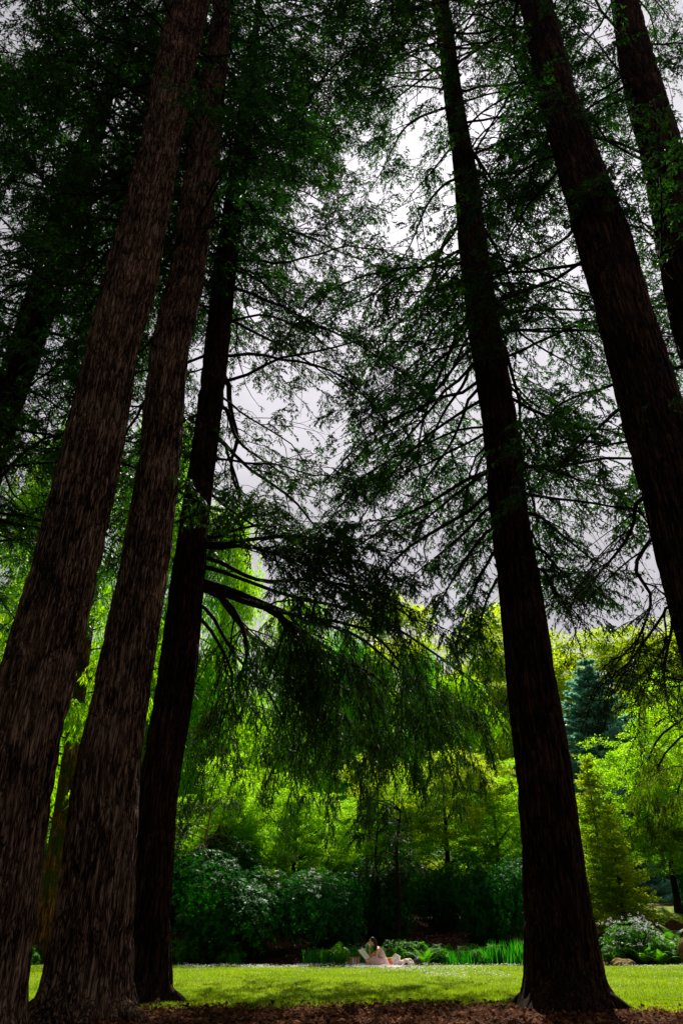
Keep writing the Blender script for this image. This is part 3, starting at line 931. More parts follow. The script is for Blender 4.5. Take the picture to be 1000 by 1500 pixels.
def weeping_tree(seed, H, W, name, label, mat, bark, clumps=850, group=None, low=0.05):
    """pendulous conifer: hanging sprays from arching limbs"""
    rng = rng_of(seed)
    root = thing(name, label, 'tree', (0, 0, 0), 0, group)
    g, p, ends = simple_trunk(rng, H, 0.016 * H, 0.2, 0, 0)
    LV = Geo()
    for k in range(60):
        z = H * rng.uniform(0.12, 0.97)
        L = W * 0.5 * (1.05 - 0.75 * (z / H)) * rng.uniform(0.7, 1.15)
        q = limb_path(rng, (0, 0, z), rng.uniform(0, 2 * PI), L, rng.uniform(0.1, 0.5), rng.uniform(-0.9, -0.3), 9)
        g.add(*tubes(q[None], (0.045 * np.linspace(1, 0.2, 9))[None], 5))
        m = int(clumps / 60)
        t = rng.uniform(0.15, 1, m) * 8
        a = np.floor(t).astype(int).clip(0, 7)
        o = q[a] + (q[a + 1] - q[a]) * (t - a)[:, None] + rng.normal(0, 0.35, (m, 3))
        ln = rng.uniform(0.7, 2.4, m)
        per = 46
        ic = np.repeat(np.arange(m), per)
        u = rng.random(len(ic))
        pos = o[ic] - UP * (u * ln[ic])[:, None] + rng.normal(0, 0.13, (len(ic), 3)) * (0.5 + u[:, None])
        pos[:, 2] = np.maximum(pos[:, 2], low * H)
        d = nrm(rng.normal(0, 0.35, (len(ic), 3)) - UP)
        wv = nrm(np.cross(d, rng.normal(0, 1, (len(ic), 3)))) * (0.028 * rng.uniform(0.7, 1.3, (len(ic), 1)))
        ll = 0.24 * rng.uniform(0.6, 1.3, (len(ic), 1))
        V = np.stack([pos, pos + d * ll * 0.5 + wv, pos + d * ll, pos + d * ll * 0.5 - wv], 1).reshape(-1, 3)
        LV.add(V, np.arange(len(V)).reshape(-1, 4))
    obj('trunk', g.mesh('trunk', bark, True), root)
    obj('crown', LV.mesh('crown', mat), root)
    return root

def conical_tree(seed, H, W, name, label, mat, bark, layers=26, per_layer=13, leaf=(0.13, 0.03), dens=1.0, group=None):
    """spruce: whorls of drooping boughs with upturned tips"""
    rng = rng_of(seed)
    root = thing(name, label, 'tree', (0, 0, 0), 0, group)
    g, p, _ = simple_trunk(rng, H, 0.012 * H, 0.05, 0, 0)
    LV = Geo()
    for i in range(layers):
        z = H * (0.04 + 0.94 * (i + rng.random() * 0.6) / layers)
        L0 = W * 0.5 * (1 - z / H) ** 0.85 + 0.15
        m = max(5, int(per_layer * (1 - 0.5 * z / H)))
        for k in range(m):
            L = L0 * rng.uniform(0.45, 1.35)
            q = limb_path(rng, (0, 0, z), (k + rng.random()) / m * 2 * PI, L, rng.uniform(-0.35, 0.05), rng.uniform(0.0, 0.45), 6, 0.06)
            g.add(*tubes(q[None], (0.02 * np.linspace(1, 0.2, 6))[None], 3))
            nn = int(150 * L * dens / 2) + 20
            t = (rng.random(nn) ** 0.7) * 5
            a = np.floor(t).astype(int).clip(0, 4)
            o = q[a] + (q[a + 1] - q[a]) * (t - a)[:, None]
            T = nrm(q[-1] - q[0])
            S = np.cross(T, UP)
            off = rng.normal(0, 0.28, (nn, 1)) * (1.15 - t[:, None] / 5) * L * 0.55
            o = o + S * off + rng.normal(0, 0.05, (nn, 3)) - UP * np.abs(off) * 0.3
            d = nrm(T * 0.8 + S * np.sign(off) * 0.6 + rng.normal(0, 0.35, (nn, 3)))
            wv = nrm(np.cross(d, rng.normal(0, 1, (nn, 3)))) * leaf[1]
            ll = leaf[0] * rng.uniform(0.6, 1.4, (nn, 1))
            V = np.stack([o - wv, o + wv, o + d * ll], 1).reshape(-1, 3)
            LV.add(V, np.arange(len(V)).reshape(-1, 3))
    obj('trunk', g.mesh('trunk', bark, True), root)
    obj('crown', LV.mesh('crown', mat), root)
    return root

def place(root, px, Y, rotz=0.0, scale=1.0):
    x = (px - 500) / FPX * (Y * CP + 0.6)          # image column at ground level
    root.location = (float(x), float(Y), float(ground_z(x, Y)) - 0.05)
    root.rotation_euler = (0, 0, rotz)
    root.scale = scale if isinstance(scale, tuple) else (scale,) * 3
    return root
def spot(px, Y):
    x = (px - 500) / FPX * (Y * CP + 0.6)
    return (x, Y, float(ground_z(x, Y)) - 0.05)

# proto trees
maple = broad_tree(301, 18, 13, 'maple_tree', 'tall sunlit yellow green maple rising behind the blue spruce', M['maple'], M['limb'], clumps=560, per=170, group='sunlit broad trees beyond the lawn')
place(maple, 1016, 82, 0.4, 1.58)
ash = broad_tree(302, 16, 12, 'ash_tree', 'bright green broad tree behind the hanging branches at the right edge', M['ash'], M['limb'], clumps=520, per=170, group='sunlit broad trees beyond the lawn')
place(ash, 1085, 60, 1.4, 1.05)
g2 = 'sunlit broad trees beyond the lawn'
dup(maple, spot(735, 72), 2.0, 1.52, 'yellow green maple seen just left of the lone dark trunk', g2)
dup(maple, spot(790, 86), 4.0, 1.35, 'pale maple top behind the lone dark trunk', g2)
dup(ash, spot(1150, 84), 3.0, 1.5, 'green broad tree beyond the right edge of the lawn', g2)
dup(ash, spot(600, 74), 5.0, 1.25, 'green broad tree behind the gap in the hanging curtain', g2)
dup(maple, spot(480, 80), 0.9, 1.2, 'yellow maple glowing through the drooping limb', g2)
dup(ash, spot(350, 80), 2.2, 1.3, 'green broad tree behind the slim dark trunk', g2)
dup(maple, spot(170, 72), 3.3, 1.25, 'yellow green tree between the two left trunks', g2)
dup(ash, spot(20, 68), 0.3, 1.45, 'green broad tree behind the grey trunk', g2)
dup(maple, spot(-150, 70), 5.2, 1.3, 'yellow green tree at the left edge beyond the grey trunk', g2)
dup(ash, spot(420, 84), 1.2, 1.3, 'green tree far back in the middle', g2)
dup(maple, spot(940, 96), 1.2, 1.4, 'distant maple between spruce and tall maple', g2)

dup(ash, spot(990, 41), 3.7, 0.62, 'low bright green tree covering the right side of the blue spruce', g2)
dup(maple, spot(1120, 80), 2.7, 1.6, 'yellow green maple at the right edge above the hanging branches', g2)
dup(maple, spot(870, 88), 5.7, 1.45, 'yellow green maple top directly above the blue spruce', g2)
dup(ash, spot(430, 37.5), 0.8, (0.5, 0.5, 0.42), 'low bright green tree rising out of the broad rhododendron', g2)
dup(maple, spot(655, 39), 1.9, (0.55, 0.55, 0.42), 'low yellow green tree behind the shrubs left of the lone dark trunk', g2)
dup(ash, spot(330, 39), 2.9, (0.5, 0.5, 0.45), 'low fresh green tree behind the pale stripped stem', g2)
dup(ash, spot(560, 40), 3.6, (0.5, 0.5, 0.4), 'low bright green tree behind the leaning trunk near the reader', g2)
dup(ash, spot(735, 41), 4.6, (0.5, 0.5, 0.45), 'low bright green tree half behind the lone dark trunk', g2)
g3 = 'weeping conifers behind the shrubs'
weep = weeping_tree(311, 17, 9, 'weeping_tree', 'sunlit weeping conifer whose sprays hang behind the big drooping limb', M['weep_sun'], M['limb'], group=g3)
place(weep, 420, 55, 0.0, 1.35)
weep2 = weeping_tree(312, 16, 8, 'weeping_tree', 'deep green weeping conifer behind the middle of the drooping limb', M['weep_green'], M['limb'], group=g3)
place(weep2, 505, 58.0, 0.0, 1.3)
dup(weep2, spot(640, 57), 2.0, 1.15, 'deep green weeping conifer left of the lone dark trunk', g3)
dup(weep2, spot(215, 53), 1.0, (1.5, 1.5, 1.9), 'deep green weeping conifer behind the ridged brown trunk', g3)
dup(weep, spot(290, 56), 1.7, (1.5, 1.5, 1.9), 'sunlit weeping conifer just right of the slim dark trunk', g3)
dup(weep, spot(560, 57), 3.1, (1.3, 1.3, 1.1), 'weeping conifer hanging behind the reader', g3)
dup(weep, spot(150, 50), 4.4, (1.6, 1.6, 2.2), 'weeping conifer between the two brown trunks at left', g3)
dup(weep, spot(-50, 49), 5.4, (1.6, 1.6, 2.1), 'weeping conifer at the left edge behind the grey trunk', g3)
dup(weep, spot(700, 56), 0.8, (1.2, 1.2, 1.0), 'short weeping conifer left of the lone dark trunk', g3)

for k in range(8):  # ring of low-crowned trees added out of view to cut light near the ground
    a = math.radians(150 + k * 21)
    dup(weep, (26 * math.cos(a), 4 + 24 * math.sin(a), 0), k * 1.3, (1.3, 1.3, 1.1), 'weeping conifer added outside the frame to block low light', 'added light-blocking conifers around the grove')
spruce = conical_tree(321, 14.5, 11.0, 'spruce_tree', 'blue spruce standing right of the lone dark trunk', M['spruce'], M['limb'], 34, 16, (0.20, 0.05), 2.2)
place(spruce, 915, 57, 0, 1.22)
dup(spruce, spot(955, 60), 2.2, (0.95, 0.95, 0.85), 'lower blue green spruce merging into the right side of the taller one', 'blue spruces')
spruce['group'] = 'blue spruces'
gold = conical_tree(322, 7.5, 4.0, 'cypress_tree', 'golden olive cypress low beside the lone dark trunk', M['gold'], M['limb'], 24, 12, (0.12, 0.03), 1.2, group='golden cypresses')
place(gold, 888, 38)
dup(gold, spot(908, 36), 2.0, 0.72, 'smaller golden cypress with orange tips under the spruce', 'golden cypresses')

# ------------------------------------------------------------------ shrubs
def rhodo(seed, W, H, name, label, mat, n=2600, leaf=(0.16, 0.05), group=None, stems=7, D=None):
    rng = rng_of(seed)
    root = thing(name, label, 'shrub', (0, 0, 0), 0, group)
    g = Geo()
    for k in range(stems):
        q = limb_path(rng, (rng.normal(0, W * 0.08), rng.normal(0, W * 0.06), -0.2), rng.uniform(0, 2 * PI), H * rng.uniform(0.7, 1.0), 1.3, 0.7, 8, 0.15)
        g.add(*tubes(q[None], (0.06 * np.linspace(1, 0.2, 8))[None], 6))
    obj('stem', g.mesh('stem', M['limb'], True), root)
    D = D or W * 0.75
    nl = 9
    lob = np.stack([rng.uniform(-W * 0.3, W * 0.3, nl), rng.uniform(-D * 0.25, D * 0.25, nl), H * rng.uniform(0.25, 0.7, nl)], -1)
    lr = np.minimum(W * rng.uniform(0.2, 0.3, nl), H * 0.36)
    i = rng.integers(0, nl, n)
    q = nrm(rng.normal(0, 1, (n, 3)))
    cen = lob[i] + q * lr[i][:, None] * (1 - 0.55 * rng.random((n, 1)) ** 2.2)
    cen[:, 2] = np.clip(cen[:, 2], 0.05 * H, None)
    out = nrm(q + UP * 0.5 + rng.normal(0, 0.25, (n, 3)))
    m = 8
    ic = np.repeat(np.arange(n), m)
    a = np.tile(np.arange(m) / m * 2 * PI, n) + rng.uniform(0, 1, len(ic))
    s1 = nrm(np.cross(out, np.array([0.3, 0.2, 1.0])))
    s2 = np.cross(out, s1)
    rad = s1[ic] * np.cos(a)[:, None] + s2[ic] * np.sin(a)[:, None]
    d = nrm(rad + out[ic] * rng.uniform(-0.35, 0.35, (len(ic), 1)) - UP * 0.15)
    nn = nrm(out[ic] + rad * 0.3)
    wv = nrm(np.cross(d, nn))
    ll = leaf[0] * rng.uniform(0.7, 1.2, (len(ic), 1))
    ww = leaf[1] * rng.uniform(0.8, 1.2, (len(ic), 1))
    o = cen[ic]
    V = np.stack([o, o + d * ll * 0.5 + wv * ww * 0.5, o + d * ll - UP * ll * 0.15, o + d * ll * 0.5 - wv * ww * 0.5], 1).reshape(-1, 3)
    obj('foliage', mesh('foliage', V, [np.arange(len(V)).reshape(-1, 4)], mat), root)
    return root

gs = 'dark glossy shrubs along the lawn'
r1 = rhodo(401, 7.2, 3.9, 'rhododendron', 'broad dark glossy rhododendron left of the seated reader', M['rhodo'], 4200, group=gs)
place(r1, 385, 31.8, 0, (1, 1, 0.88))
dup(r1, spot(545, 35.5), 2.2, (0.66, 0.62, 0.86), 'dark rhododendron right behind the seated reader', gs)
dup(r1, spot(640, 37.0), 3.6, (0.55, 0.55, 0.72), 'dark rhododendron behind the mulch bed', gs)
dup(r1, spot(730, 33.5), 5.0, (0.58, 0.6, 1.0), 'tall pale topped rhododendron touching the lone dark trunk', gs)
dup(r1, spot(260, 38), 1.0, (0.8, 0.8, 0.8), 'rhododendron at the foot of the slim dark trunk', gs)
dup(r1, spot(1045, 34.0), 4.1, (0.6, 0.6, 0.85), 'dark glossy shrub at the right edge above the ferns', gs)
dup(r1, spot(462, 32.9), 3.0, (0.62, 0.6, 0.72), 'rhododendron between the broad one and the reader', gs)
dup(r1, spot(330, 37.5), 4.6, (0.9, 0.9, 1.05), 'dark rhododendron behind the broad one', gs)
gu = 'green shrubs under the far trees'
us = rhodo(402, 7.0, 3.6, 'shrub', 'leafy green shrub mass under the far trees', M['shrub'], 2600, (0.20, 0.09), gu)
place(us, 690, 44)
for i, (px, Y, a, k) in enumerate([(600, 46, 1.0, 1.0), (500, 45, 2.0, 1.1), (390, 46, 3.0, 1.0), (290, 45, 4.0, 1.2), (180, 44, 5.0, 1.1), (90, 42, 0.5, 1.1), (-20, 41, 1.5, 1.2), (-120, 42, 2.5, 1.2), (800, 45, 3.5, 0.9), (850, 42, 4.5, 0.7), (1090, 42, 0.9, 1.2), (1180, 46, 2.2, 1.2), (1010, 72, 2.9, 1.0), (880, 76, 3.7, 1.0), (1120, 74, 4.2, 1.2)]):
    dup(us, spot(px, Y), a, k, 'leafy green shrub mass under the far trees', gu)
gf = 'woodland trees far beyond the lawn'
rf = rng_of(55)
for i in range(26):
    px = -500 + i * 82 + rf.uniform(-25, 25)
    Y = rf.uniform(98, 128)
    dup((maple, ash)[i % 2], spot(px, Y), rf.uniform(0, 6.28), rf.uniform(1.15, 1.5), 'broad green woodland tree far beyond the lawn', gf)

# ------------------------------------------------------------------ small things of the bed and the lawn
def meadow_mask(x, y):
    return (y > 40 + 2.5 * np.sin(x * 0.23)) & (((x - 22.4) / 8.2) ** 2 + ((y - 61) / 8.2) ** 2 > 1)
kind(obj('meadow', sheet('meadow', np.arange(-120, 120.1, 1.2), np.arange(36, 180, 1.2), 0.006, M['lawn'], meadow_mask)), 'structure')

H = Grove('old_tree', 'mossy orange brown trunk far back between the grey and the ridged brown trunks', 31.0,
          [(1390, 44, 74), (1320, 58, 86), (1215, 75, 102), (1110, 90, 115)], 1395, M['bark_orange'], 109, height=16, flare=0.5, group=None)
for z, az, L in [(4.6, 170, 1.0), (5.2, 5, 0.8), (6.6, 185, 1.2)]:
    H.add_limb(limb_path(H.rng, H.axis(z), math.radians(az), L, 0.3, 0.6, 8), 0.05, 0)
H.auto(26, 6.0, 16, 0, 360, 3.0, 5.0, 0.8, sec=9, weep=0.7, hang=1.6, droop=0.8, leaf=(0.2, 0.05))
H.done(M['weep_sun'])

def thin_tree(px, Y, px2, h, r, label, seed, mat, stub=False):
    x, y, z = spot(px, Y)
    rng = rng_of(seed)
    root = thing('small_tree', label, 'tree', (x, y, z), 0, 'slim trees among the shrubs')
    top = np.array([(px2 - px) / FPX * Y * CP, 0.3, h])
    p = spline([np.array([0, 0, -0.2]), top * 0.35 + np.array([0.12, 0, 0]), top * 0.7 - np.array([0.1, 0, 0]), top], 16)
    g = Geo()
    g.add(*tubes(p[None], (r * np.linspace(1.2, 0.4, 16))[None], 9))
    LV = Geo()
    for k in range(9):
        i = rng.integers(8, 16)
        q = limb_path(rng, p[i], rng.uniform(0, 6.28), rng.uniform(1.2, 2.4), 0.5, -0.4, 9)
        g.add(*tubes(q[None], (r * 0.4 * np.linspace(1, 0.2, 9))[None], 5))
        (bv, bq), (lv, lf) = limb_foliage(rng, q, 0.8, 1.0, 0.6, 0.15, (0.14, 0.05), 0.3, 1.3)
        g.add(bv, bq)
        LV.add(lv, lf)
    obj('trunk', g.mesh('trunk', mat, True), root)
    obj('crown', LV.mesh('crown', M['weep']), root)
thin_tree(574, 33.0, 592, 5.2, 0.10, 'slim dark leaning trunk just behind the seated reader', 501, M['limb'])
thin_tree(551, 34.0, 556, 4.6, 0.08, 'thinner upright dark stem left of the leaning one behind the reader', 502, M['limb'])
M['pale_wood'] = bark_mat('pale_wood', (0.10, 0.07, 0.04), (0.30, 0.22, 0.12), (0.5, 0.42, 0.28), 1.5, 0.5)
thin_tree(291, 34.0, 300, 5.5, 0.08, 'pale stripped stem standing right of the slim dark trunk', 503, M['pale_wood'])

def frond(rng, L, az, e0, e1, npin=26, wid=0.16):
    q = limb_path(rng, (0, 0, 0), az, L, e0, e1, 14, 0.03)
    V, F = [], []
    t = np.linspace(0.12, 0.99, npin)
    idx = t * 13
    a = np.floor(idx).astype(int).clip(0, 12)
    o = q[a] + (q[a + 1] - q[a]) * (idx - a)[:, None]
    T = nrm(q[a + 1] - q[a])
    S = nrm(np.cross(T, UP))
    out = []
    for sg in (-1, 1):
        d = nrm(S * sg + T * 0.35 - UP * 0.12 + rng.normal(0, 0.05, T.shape))
        l = (wid * np.sin(np.clip(t * 1.05 + 0.12, 0, 1) ** 0.8 * PI) * L + 0.01)[:, None]
        w_ = T * (0.014 * L + 0.004)
        out.append(np.stack([o - w_, o + w_, o + d * l + T * 0.3 * l * 0.3], 1).reshape(-1, 3))
    return q, np.concatenate(out)
def fern(seed, L, label, n=13, group=None):
    rng = rng_of(seed)
    root = thing('fern', label, 'fern', (0, 0, 0), 0, group)
    for k in range(n):
        q, V = frond(rng, L * rng.uniform(0.7, 1.15), (k + rng.random()) / n * 2 * PI, rng.uniform(0.8, 1.35), rng.uniform(-0.5, 0.1))
        g = Geo()
        g.add(*tubes(q[None], (0.006 * np.linspace(1, 0.3, 14))[None], 3))
        g.add(V, np.arange(len(V)).reshape(-1, 3))
        obj('frond', g.mesh('frond', M['fern']), root)
    return root
gfn = 'ferns at the edge of the bed'
f1 = fern(601, 1.2, 'bright fern with long fronds left of the wicker basket', group=gfn)
place(f1, 497, 29.9)
for px, Y, a, k, lab in [(478, 30.2, 1.0, 0.85, 'smaller fern at the foot of the broad rhododendron'), (514, 30.4, 2.0, 0.8, 'fern just behind the wicker basket'),
                         (537, 30.3, 3.0, 0.95, 'fern right behind the held paper'), (563, 30.3, 4.0, 0.75, 'fern behind the back of the reader'), (616, 29.9, 5.0, 0.8, 'yellowish fern right of the black bag'),
                         (940, 31.0, 0.6, 1.25, 'arching fern right of the white flowering bush'), (962, 31.8, 1.9, 1.3, 'blue green fern left of the large mossy boulder'), (925, 30.3, 2.9, 1.0, 'low fern under the white flowering bush'),
                         (980, 33.2, 3.6, 1.3, 'fern in the shade above the large mossy boulder'), (948, 29.9, 4.2, 0.75, 'small fern at the lawn edge by the boulder')]:
    dup(f1, spot(px, Y), a, k, lab, gfn)

def clump_of_blades(seed, name, label, n, h, w_, R, mat, group=None):
    rng = rng_of(seed)
    root = thing(name, label, 'plant', (0, 0, 0), 0, group)
    g = Geo()
    o = np.stack([rng.normal(0, R, n), rng.normal(0, R * 0.6, n), np.full(n, -0.05)], -1)
    az = rng.uniform(0, 2 * PI, n)
    hh = h * rng.uniform(0.6, 1.1, n)
    le = rng.uniform(0.02, 0.35, n) * hh
    d = np.stack([np.cos(az), np.sin(az), 0 * az], -1)
    sd_ = np.stack([-np.sin(az + 0.6), np.cos(az + 0.6), 0 * az], -1)
    t = np.array([0, 0.35, 0.7, 1.0])
    ww = np.array([1, 1.1, 0.8, 0.05]) * w_
    P = o[:, None] + d[:, None] * (le[:, None, None] * (t ** 2)[None, :, None]) + UP * (hh[:, None, None] * t[None, :, None])
    V = np.stack([P - sd_[:, None] * ww[None, :, None], P + sd_[:, None] * ww[None, :, None]], 2).reshape(-1, 3)
    i = (np.arange(n) * 8)[:, None]
    k = np.array([0, 2, 4])[None]
    F = np.stack([i + k, i + k + 1, i + k + 3, i + k + 2], -1).reshape(-1, 4)
    obj('leaves', mesh('leaves', V, [F], mat), root)
    return root
ir = clump_of_blades(611, 'iris_clump', 'tall clump of bright green iris blades left of the lone dark trunk', 150, 0.85, 0.016, 0.42, M['iris'], 'iris clumps')
place(ir, 738, 29.9)
dup(ir, spot(760, 30.1), 1.2, 0.95, 'iris clump half hidden by the lone dark trunk', 'iris clumps')
dup(ir, spot(718, 30.3), 2.4, 0.75, 'shorter iris clump on the left of the tall one', 'iris clumps')

for px, Y, a, k, lab in [(690, 29.9, 0.4, 0.7, 'low iris clump between the leafy plants and the tall iris'), (655, 30.0, 1.9, 0.62, 'small iris clump near the middle of the leafy bed'), (468, 29.8, 2.8, 0.7, 'iris clump at the foot of the broad rhododendron'), (527, 30.1, 3.9, 0.75, 'iris clump behind the wicker basket'), (350, 29.9, 5.0, 0.5, 'small iris tuft in the shade under the broad rhododendron')]:
    dup(ir, spot(px, Y), a, k, lab, 'iris clumps')
gl_ = 'low leafy plants in the bed edge'
lp = rhodo(621, 0.95, 0.55, 'leafy_plant', 'low leafy green plant in the bed between the black bag and the iris', M['shrub'], 130, (0.11, 0.04), gl_, 5)
place(lp, 640, 30.4)
rl = rng_of(77)
for i in range(34):
    dup(lp, spot(rl.uniform(570, 715), rl.uniform(30.0, 32.6)), rl.uniform(0, 6.28), rl.uniform(0.8, 1.35), 'low leafy green plant in the bed between the black bag and the iris', gl_)
for i in range(22):
    dup(lp, spot(rl.uniform(245, 345), rl.uniform(30.0, 32.5)), rl.uniform(0, 6.28), rl.uniform(0.7, 1.3), 'low leafy green plant at the lawn edge right of the slim dark trunk', gl_)
for i in range(12):
    dup(lp, spot(rl.uniform(20, 70), rl.uniform(29.9, 31.5)), rl.uniform(0, 6.28), rl.uniform(0.8, 1.3), 'low leafy green plant at the foot of the mossy orange brown trunk', gl_)
for i in range(20):
    dup(lp, spot(rl.uniform(870, 1000), rl.uniform(30.0, 33.5)), rl.uniform(0, 6.28), rl.uniform(0.8, 1.4), 'low leafy green plant among the ferns near the boulders', gl_)

M['petal'] = leaf_mat('white_petals', [(0.50, 0.48, 0.58), (0.64, 0.63, 0.72), (0.80, 0.80, 0.85)], (1.15, 1.15, 1.15), 0.5, 0.6, 0.2)
wf = rhodo(631, 2.3, 1.6, 'flowering_shrub', 'green bush covered with white blossom right of the lone dark trunk', M['shrub'], 800, (0.10, 0.04), None, 6)
place(wf, 915, 31.0, 0, (1, 1, 0.88))
rb = rng_of(632)
K = 80
cl = np.stack([rb.uniform(-0.1, 1.0, K), rb.normal(-0.3, 0.45, K), 0 * rb.random(K)], -1)
cl[:, 2] = 1.55 - 0.85 * np.clip(cl[:, 0], 0, 2) + rb.normal(0, 0.12, K)
ex = np.stack([rb.uniform(-1.3, 0.3, 60), rb.normal(-0.5, 0.4, 60), rb.uniform(0.5, 1.6, 60)], -1)
cl = np.concatenate([cl, ex])
V, F = leaf_cloud(rb, cl, np.full(len(cl), 0.075), 12, (0.032, 0.030), 0.8)
obj('blossom', mesh('blossom', V, [F], M['petal']), wf)

def rock(seed, name, label, size, px, Y, mat):
    bm = bmesh.new()
    bmesh.ops.create_icosphere(bm, subdivisions=5, radius=1)
    V = np.array([v.co[:] for v in bm.verts])
    n1 = vnoise(V[:, 0] * 1.7 + 20, V[:, 1] * 1.7 + V[:, 2] * 1.3 + 20, seed) - 0.5
    n2 = vnoise(V[:, 0] * 6 + 20, V[:, 1] * 6 + V[:, 2] * 5 + 40, seed + 1) - 0.5
    V = V * (1 + 0.55 * n1 + 0.1 * n2)[:, None] * np.array(size)
    for v, c in zip(bm.verts, V):
        v.co = c
    me = bpy.data.meshes.new(name)
    bm.to_mesh(me)
    bm.free()
    me.polygons.foreach_set('use_smooth', np.ones(len(me.polygons), bool))
    me.materials.append(mat)
    x, y, z = spot(px, Y)
    return thing(name, label, 'rock', (x, y, z + size[2] * 0.3), seed, 'boulders at the lawn edge', me)
M['moss_rock'] = plain_mat('mossy_rock', (0.21, 0.17, 0.03), 0.95, 0.1, vscale=5.0, col2=(0.10, 0.05, 0.035), bump=0.8)
rock(641, 'boulder', 'large orange brown mossy boulder at the right edge of the lawn', (0.75, 0.6, 0.75), 1003, 30.0, M['moss_rock'])
rock(642, 'boulder', 'small flat mossy boulder just right of the lone dark trunk', (0.42, 0.35, 0.20), 893, 29.6, M['moss_rock'])

# daisies, litter
rd = rng_of(651)
pts = []
for (x0, x1, y0, y1, n) in [(-5.5, 2.6, 26.9, 29.3, 3600), (-6.5, 3.0, 27.9, 29.3, 700), (0.5, 4.4, 22.0, 28.0, 2000), (2.5, 7.0, 28.2, 29.2, 700), (9.2, 13.5, 27.6, 29.0, 800), (-8, 12, 18, 29, 650), (9, 13, 24, 27, 120)]:
    pts.append(np.stack([rd.uniform(x0, x1, n), y0 + (y1 - y0) * rd.random(n)], -1))
pts = np.concatenate(pts)
kp = vnoise(pts[:, 0] * 1.1 + 60, pts[:, 1] * 0.8, 13) > rd.uniform(0.2, 0.62, len(pts))
pts = pts[kp & (pts[:, 1] < far_edge(pts[:, 0]))]
n = len(pts)
z = ground_z(pts[:, 0], pts[:, 1]) + rd.uniform(0.05, 0.10, n)
cen = np.stack([pts[:, 0], pts[:, 1], z], -1)
nn = nrm(rd.normal(0, 0.35, (n, 3)) + UP - np.array([0, 0.35, 0]))
s1 = nrm(np.cross(nn, np.array([1.0, 0.1, 0])))
s2 = np.cross(nn, s1)
th = np.arange(8) / 8 * 2 * PI
rr = rd.uniform(0.008, 0.016, n)
V = cen[:, None] + rr[:, None, None] * (s1[:, None] * np.cos(th)[None, :, None] + s2[:, None] * np.sin(th)[None, :, None])
kind(obj('daisies', mesh('daisies', V.reshape(-1, 3), [np.arange(8 * n).reshape(n, 8)], M['petal'])), 'stuff')

M['dead_leaf'] = leaf_mat('dead_leaves', [(0.022, 0.008, 0.003), (0.075, 0.026, 0.011), (0.19, 0.085, 0.042)], (1.3, 1.0, 0.7), 0.15, 0.9, 0.04, 1.5)
n = 26000
y = 10.5 + 6.0 * rd.random(n) ** 0.8
x = (rd.random(n) - 0.5) * 2 * (y * 0.5 + 2)
kp = rd.random(n) < np.clip((near_edge(x) + 0.9 - y) / 1.4, 0.02, 1)
x, y = x[kp], y[kp]
n = len(x)
o = np.stack([x, y, ground_z(x, y) + rd.uniform(0.004, 0.03, n)], -1)
a = rd.uniform(0, 2 * PI, n)
d = nrm(np.stack([np.cos(a), np.sin(a), rd.normal(0.1, 0.25, n)], -1))
wv = nrm(np.cross(d, UP + rd.normal(0, 0.35, (n, 3))))
ll = rd.uniform(0.035, 0.10, n)[:, None]
ww = ll * rd.uniform(0.25, 0.5, (n, 1))
lift = UP * (ll * rd.uniform(0, 0.3, (n, 1)))
V = np.stack([o, o + d * ll * 0.5 + wv * ww + lift * 0.6, o + d * ll + lift, o + d * ll * 0.5 - wv * ww], 1).reshape(-1, 3)
tn = 420
tx, ty = rd.uniform(-8, 9, tn), 11 + 5.5 * rd.random(tn)
ta, tL = rd.uniform(0, PI, tn), rd.uniform(0.12, 0.5, tn)
tp = []
for u in (-0.5, -0.1, 0.5):
    px_, py_ = tx + u * tL * np.cos(ta) + rd.normal(0, 0.015, tn), ty + u * tL * np.sin(ta) + rd.normal(0, 0.015, tn)
    tp.append(np.stack([px_, py_, ground_z(px_, py_) + 0.012 + rd.uniform(0, 0.02, tn)], -1))
twv, twq = tubes(np.stack(tp, 1), np.tile(np.array([0.006, 0.006, 0.003]), (tn, 1)), 4)
g = Geo()
g.add(V, np.arange(len(V)).reshape(-1, 4))
g.add(twv, twq)
kind(obj('leaf_litter', g.mesh('leaf_litter', M['dead_leaf'])), 'stuff')
n = 9000
x, y = rd.uniform(-2, 10, n), rd.uniform(31.5, 38, n)
o = np.stack([x, y, ground_z(x, y) + rd.uniform(0.01, 0.05, n)], -1)
a = rd.uniform(0, 2 * PI, n)
d = nrm(np.stack([np.cos(a), np.sin(a), rd.normal(0.2, 0.4, n)], -1))
wv = nrm(np.cross(d, UP + rd.normal(0, 0.35, (n, 3)))) * 0.03
V = np.stack([o, o + d * 0.05 + wv, o + d * 0.11, o + d * 0.05 - wv], 1).reshape(-1, 3)
M['mulch'] = leaf_mat('mulch_chips', [(0.10, 0.045, 0.03), (0.20, 0.10, 0.075), (0.32, 0.19, 0.15)], (1.2, 1.0, 0.8), 0.1, 0.8, 0.2, 1.5)
kind(obj('mulch', mesh('mulch', V, [np.arange(len(V)).reshape(-1, 4)], M['mulch'])), 'stuff')

# ------------------------------------------------------------------ the reader on the lawn
PY = 28.5
PX0 = float((548 - 500) / FPX * (PY * CP + 0.6))
PZ = float(ground_z(PX0, PY)) + 0.03

def to_mesh(ob, name):
    dg = bpy.context.evaluated_depsgraph_get()
    dg.update()
    me = bpy.data.meshes.new_from_object(ob.evaluated_get(dg))
    me.name = name
    bpy.data.objects.remove(ob)
    return me

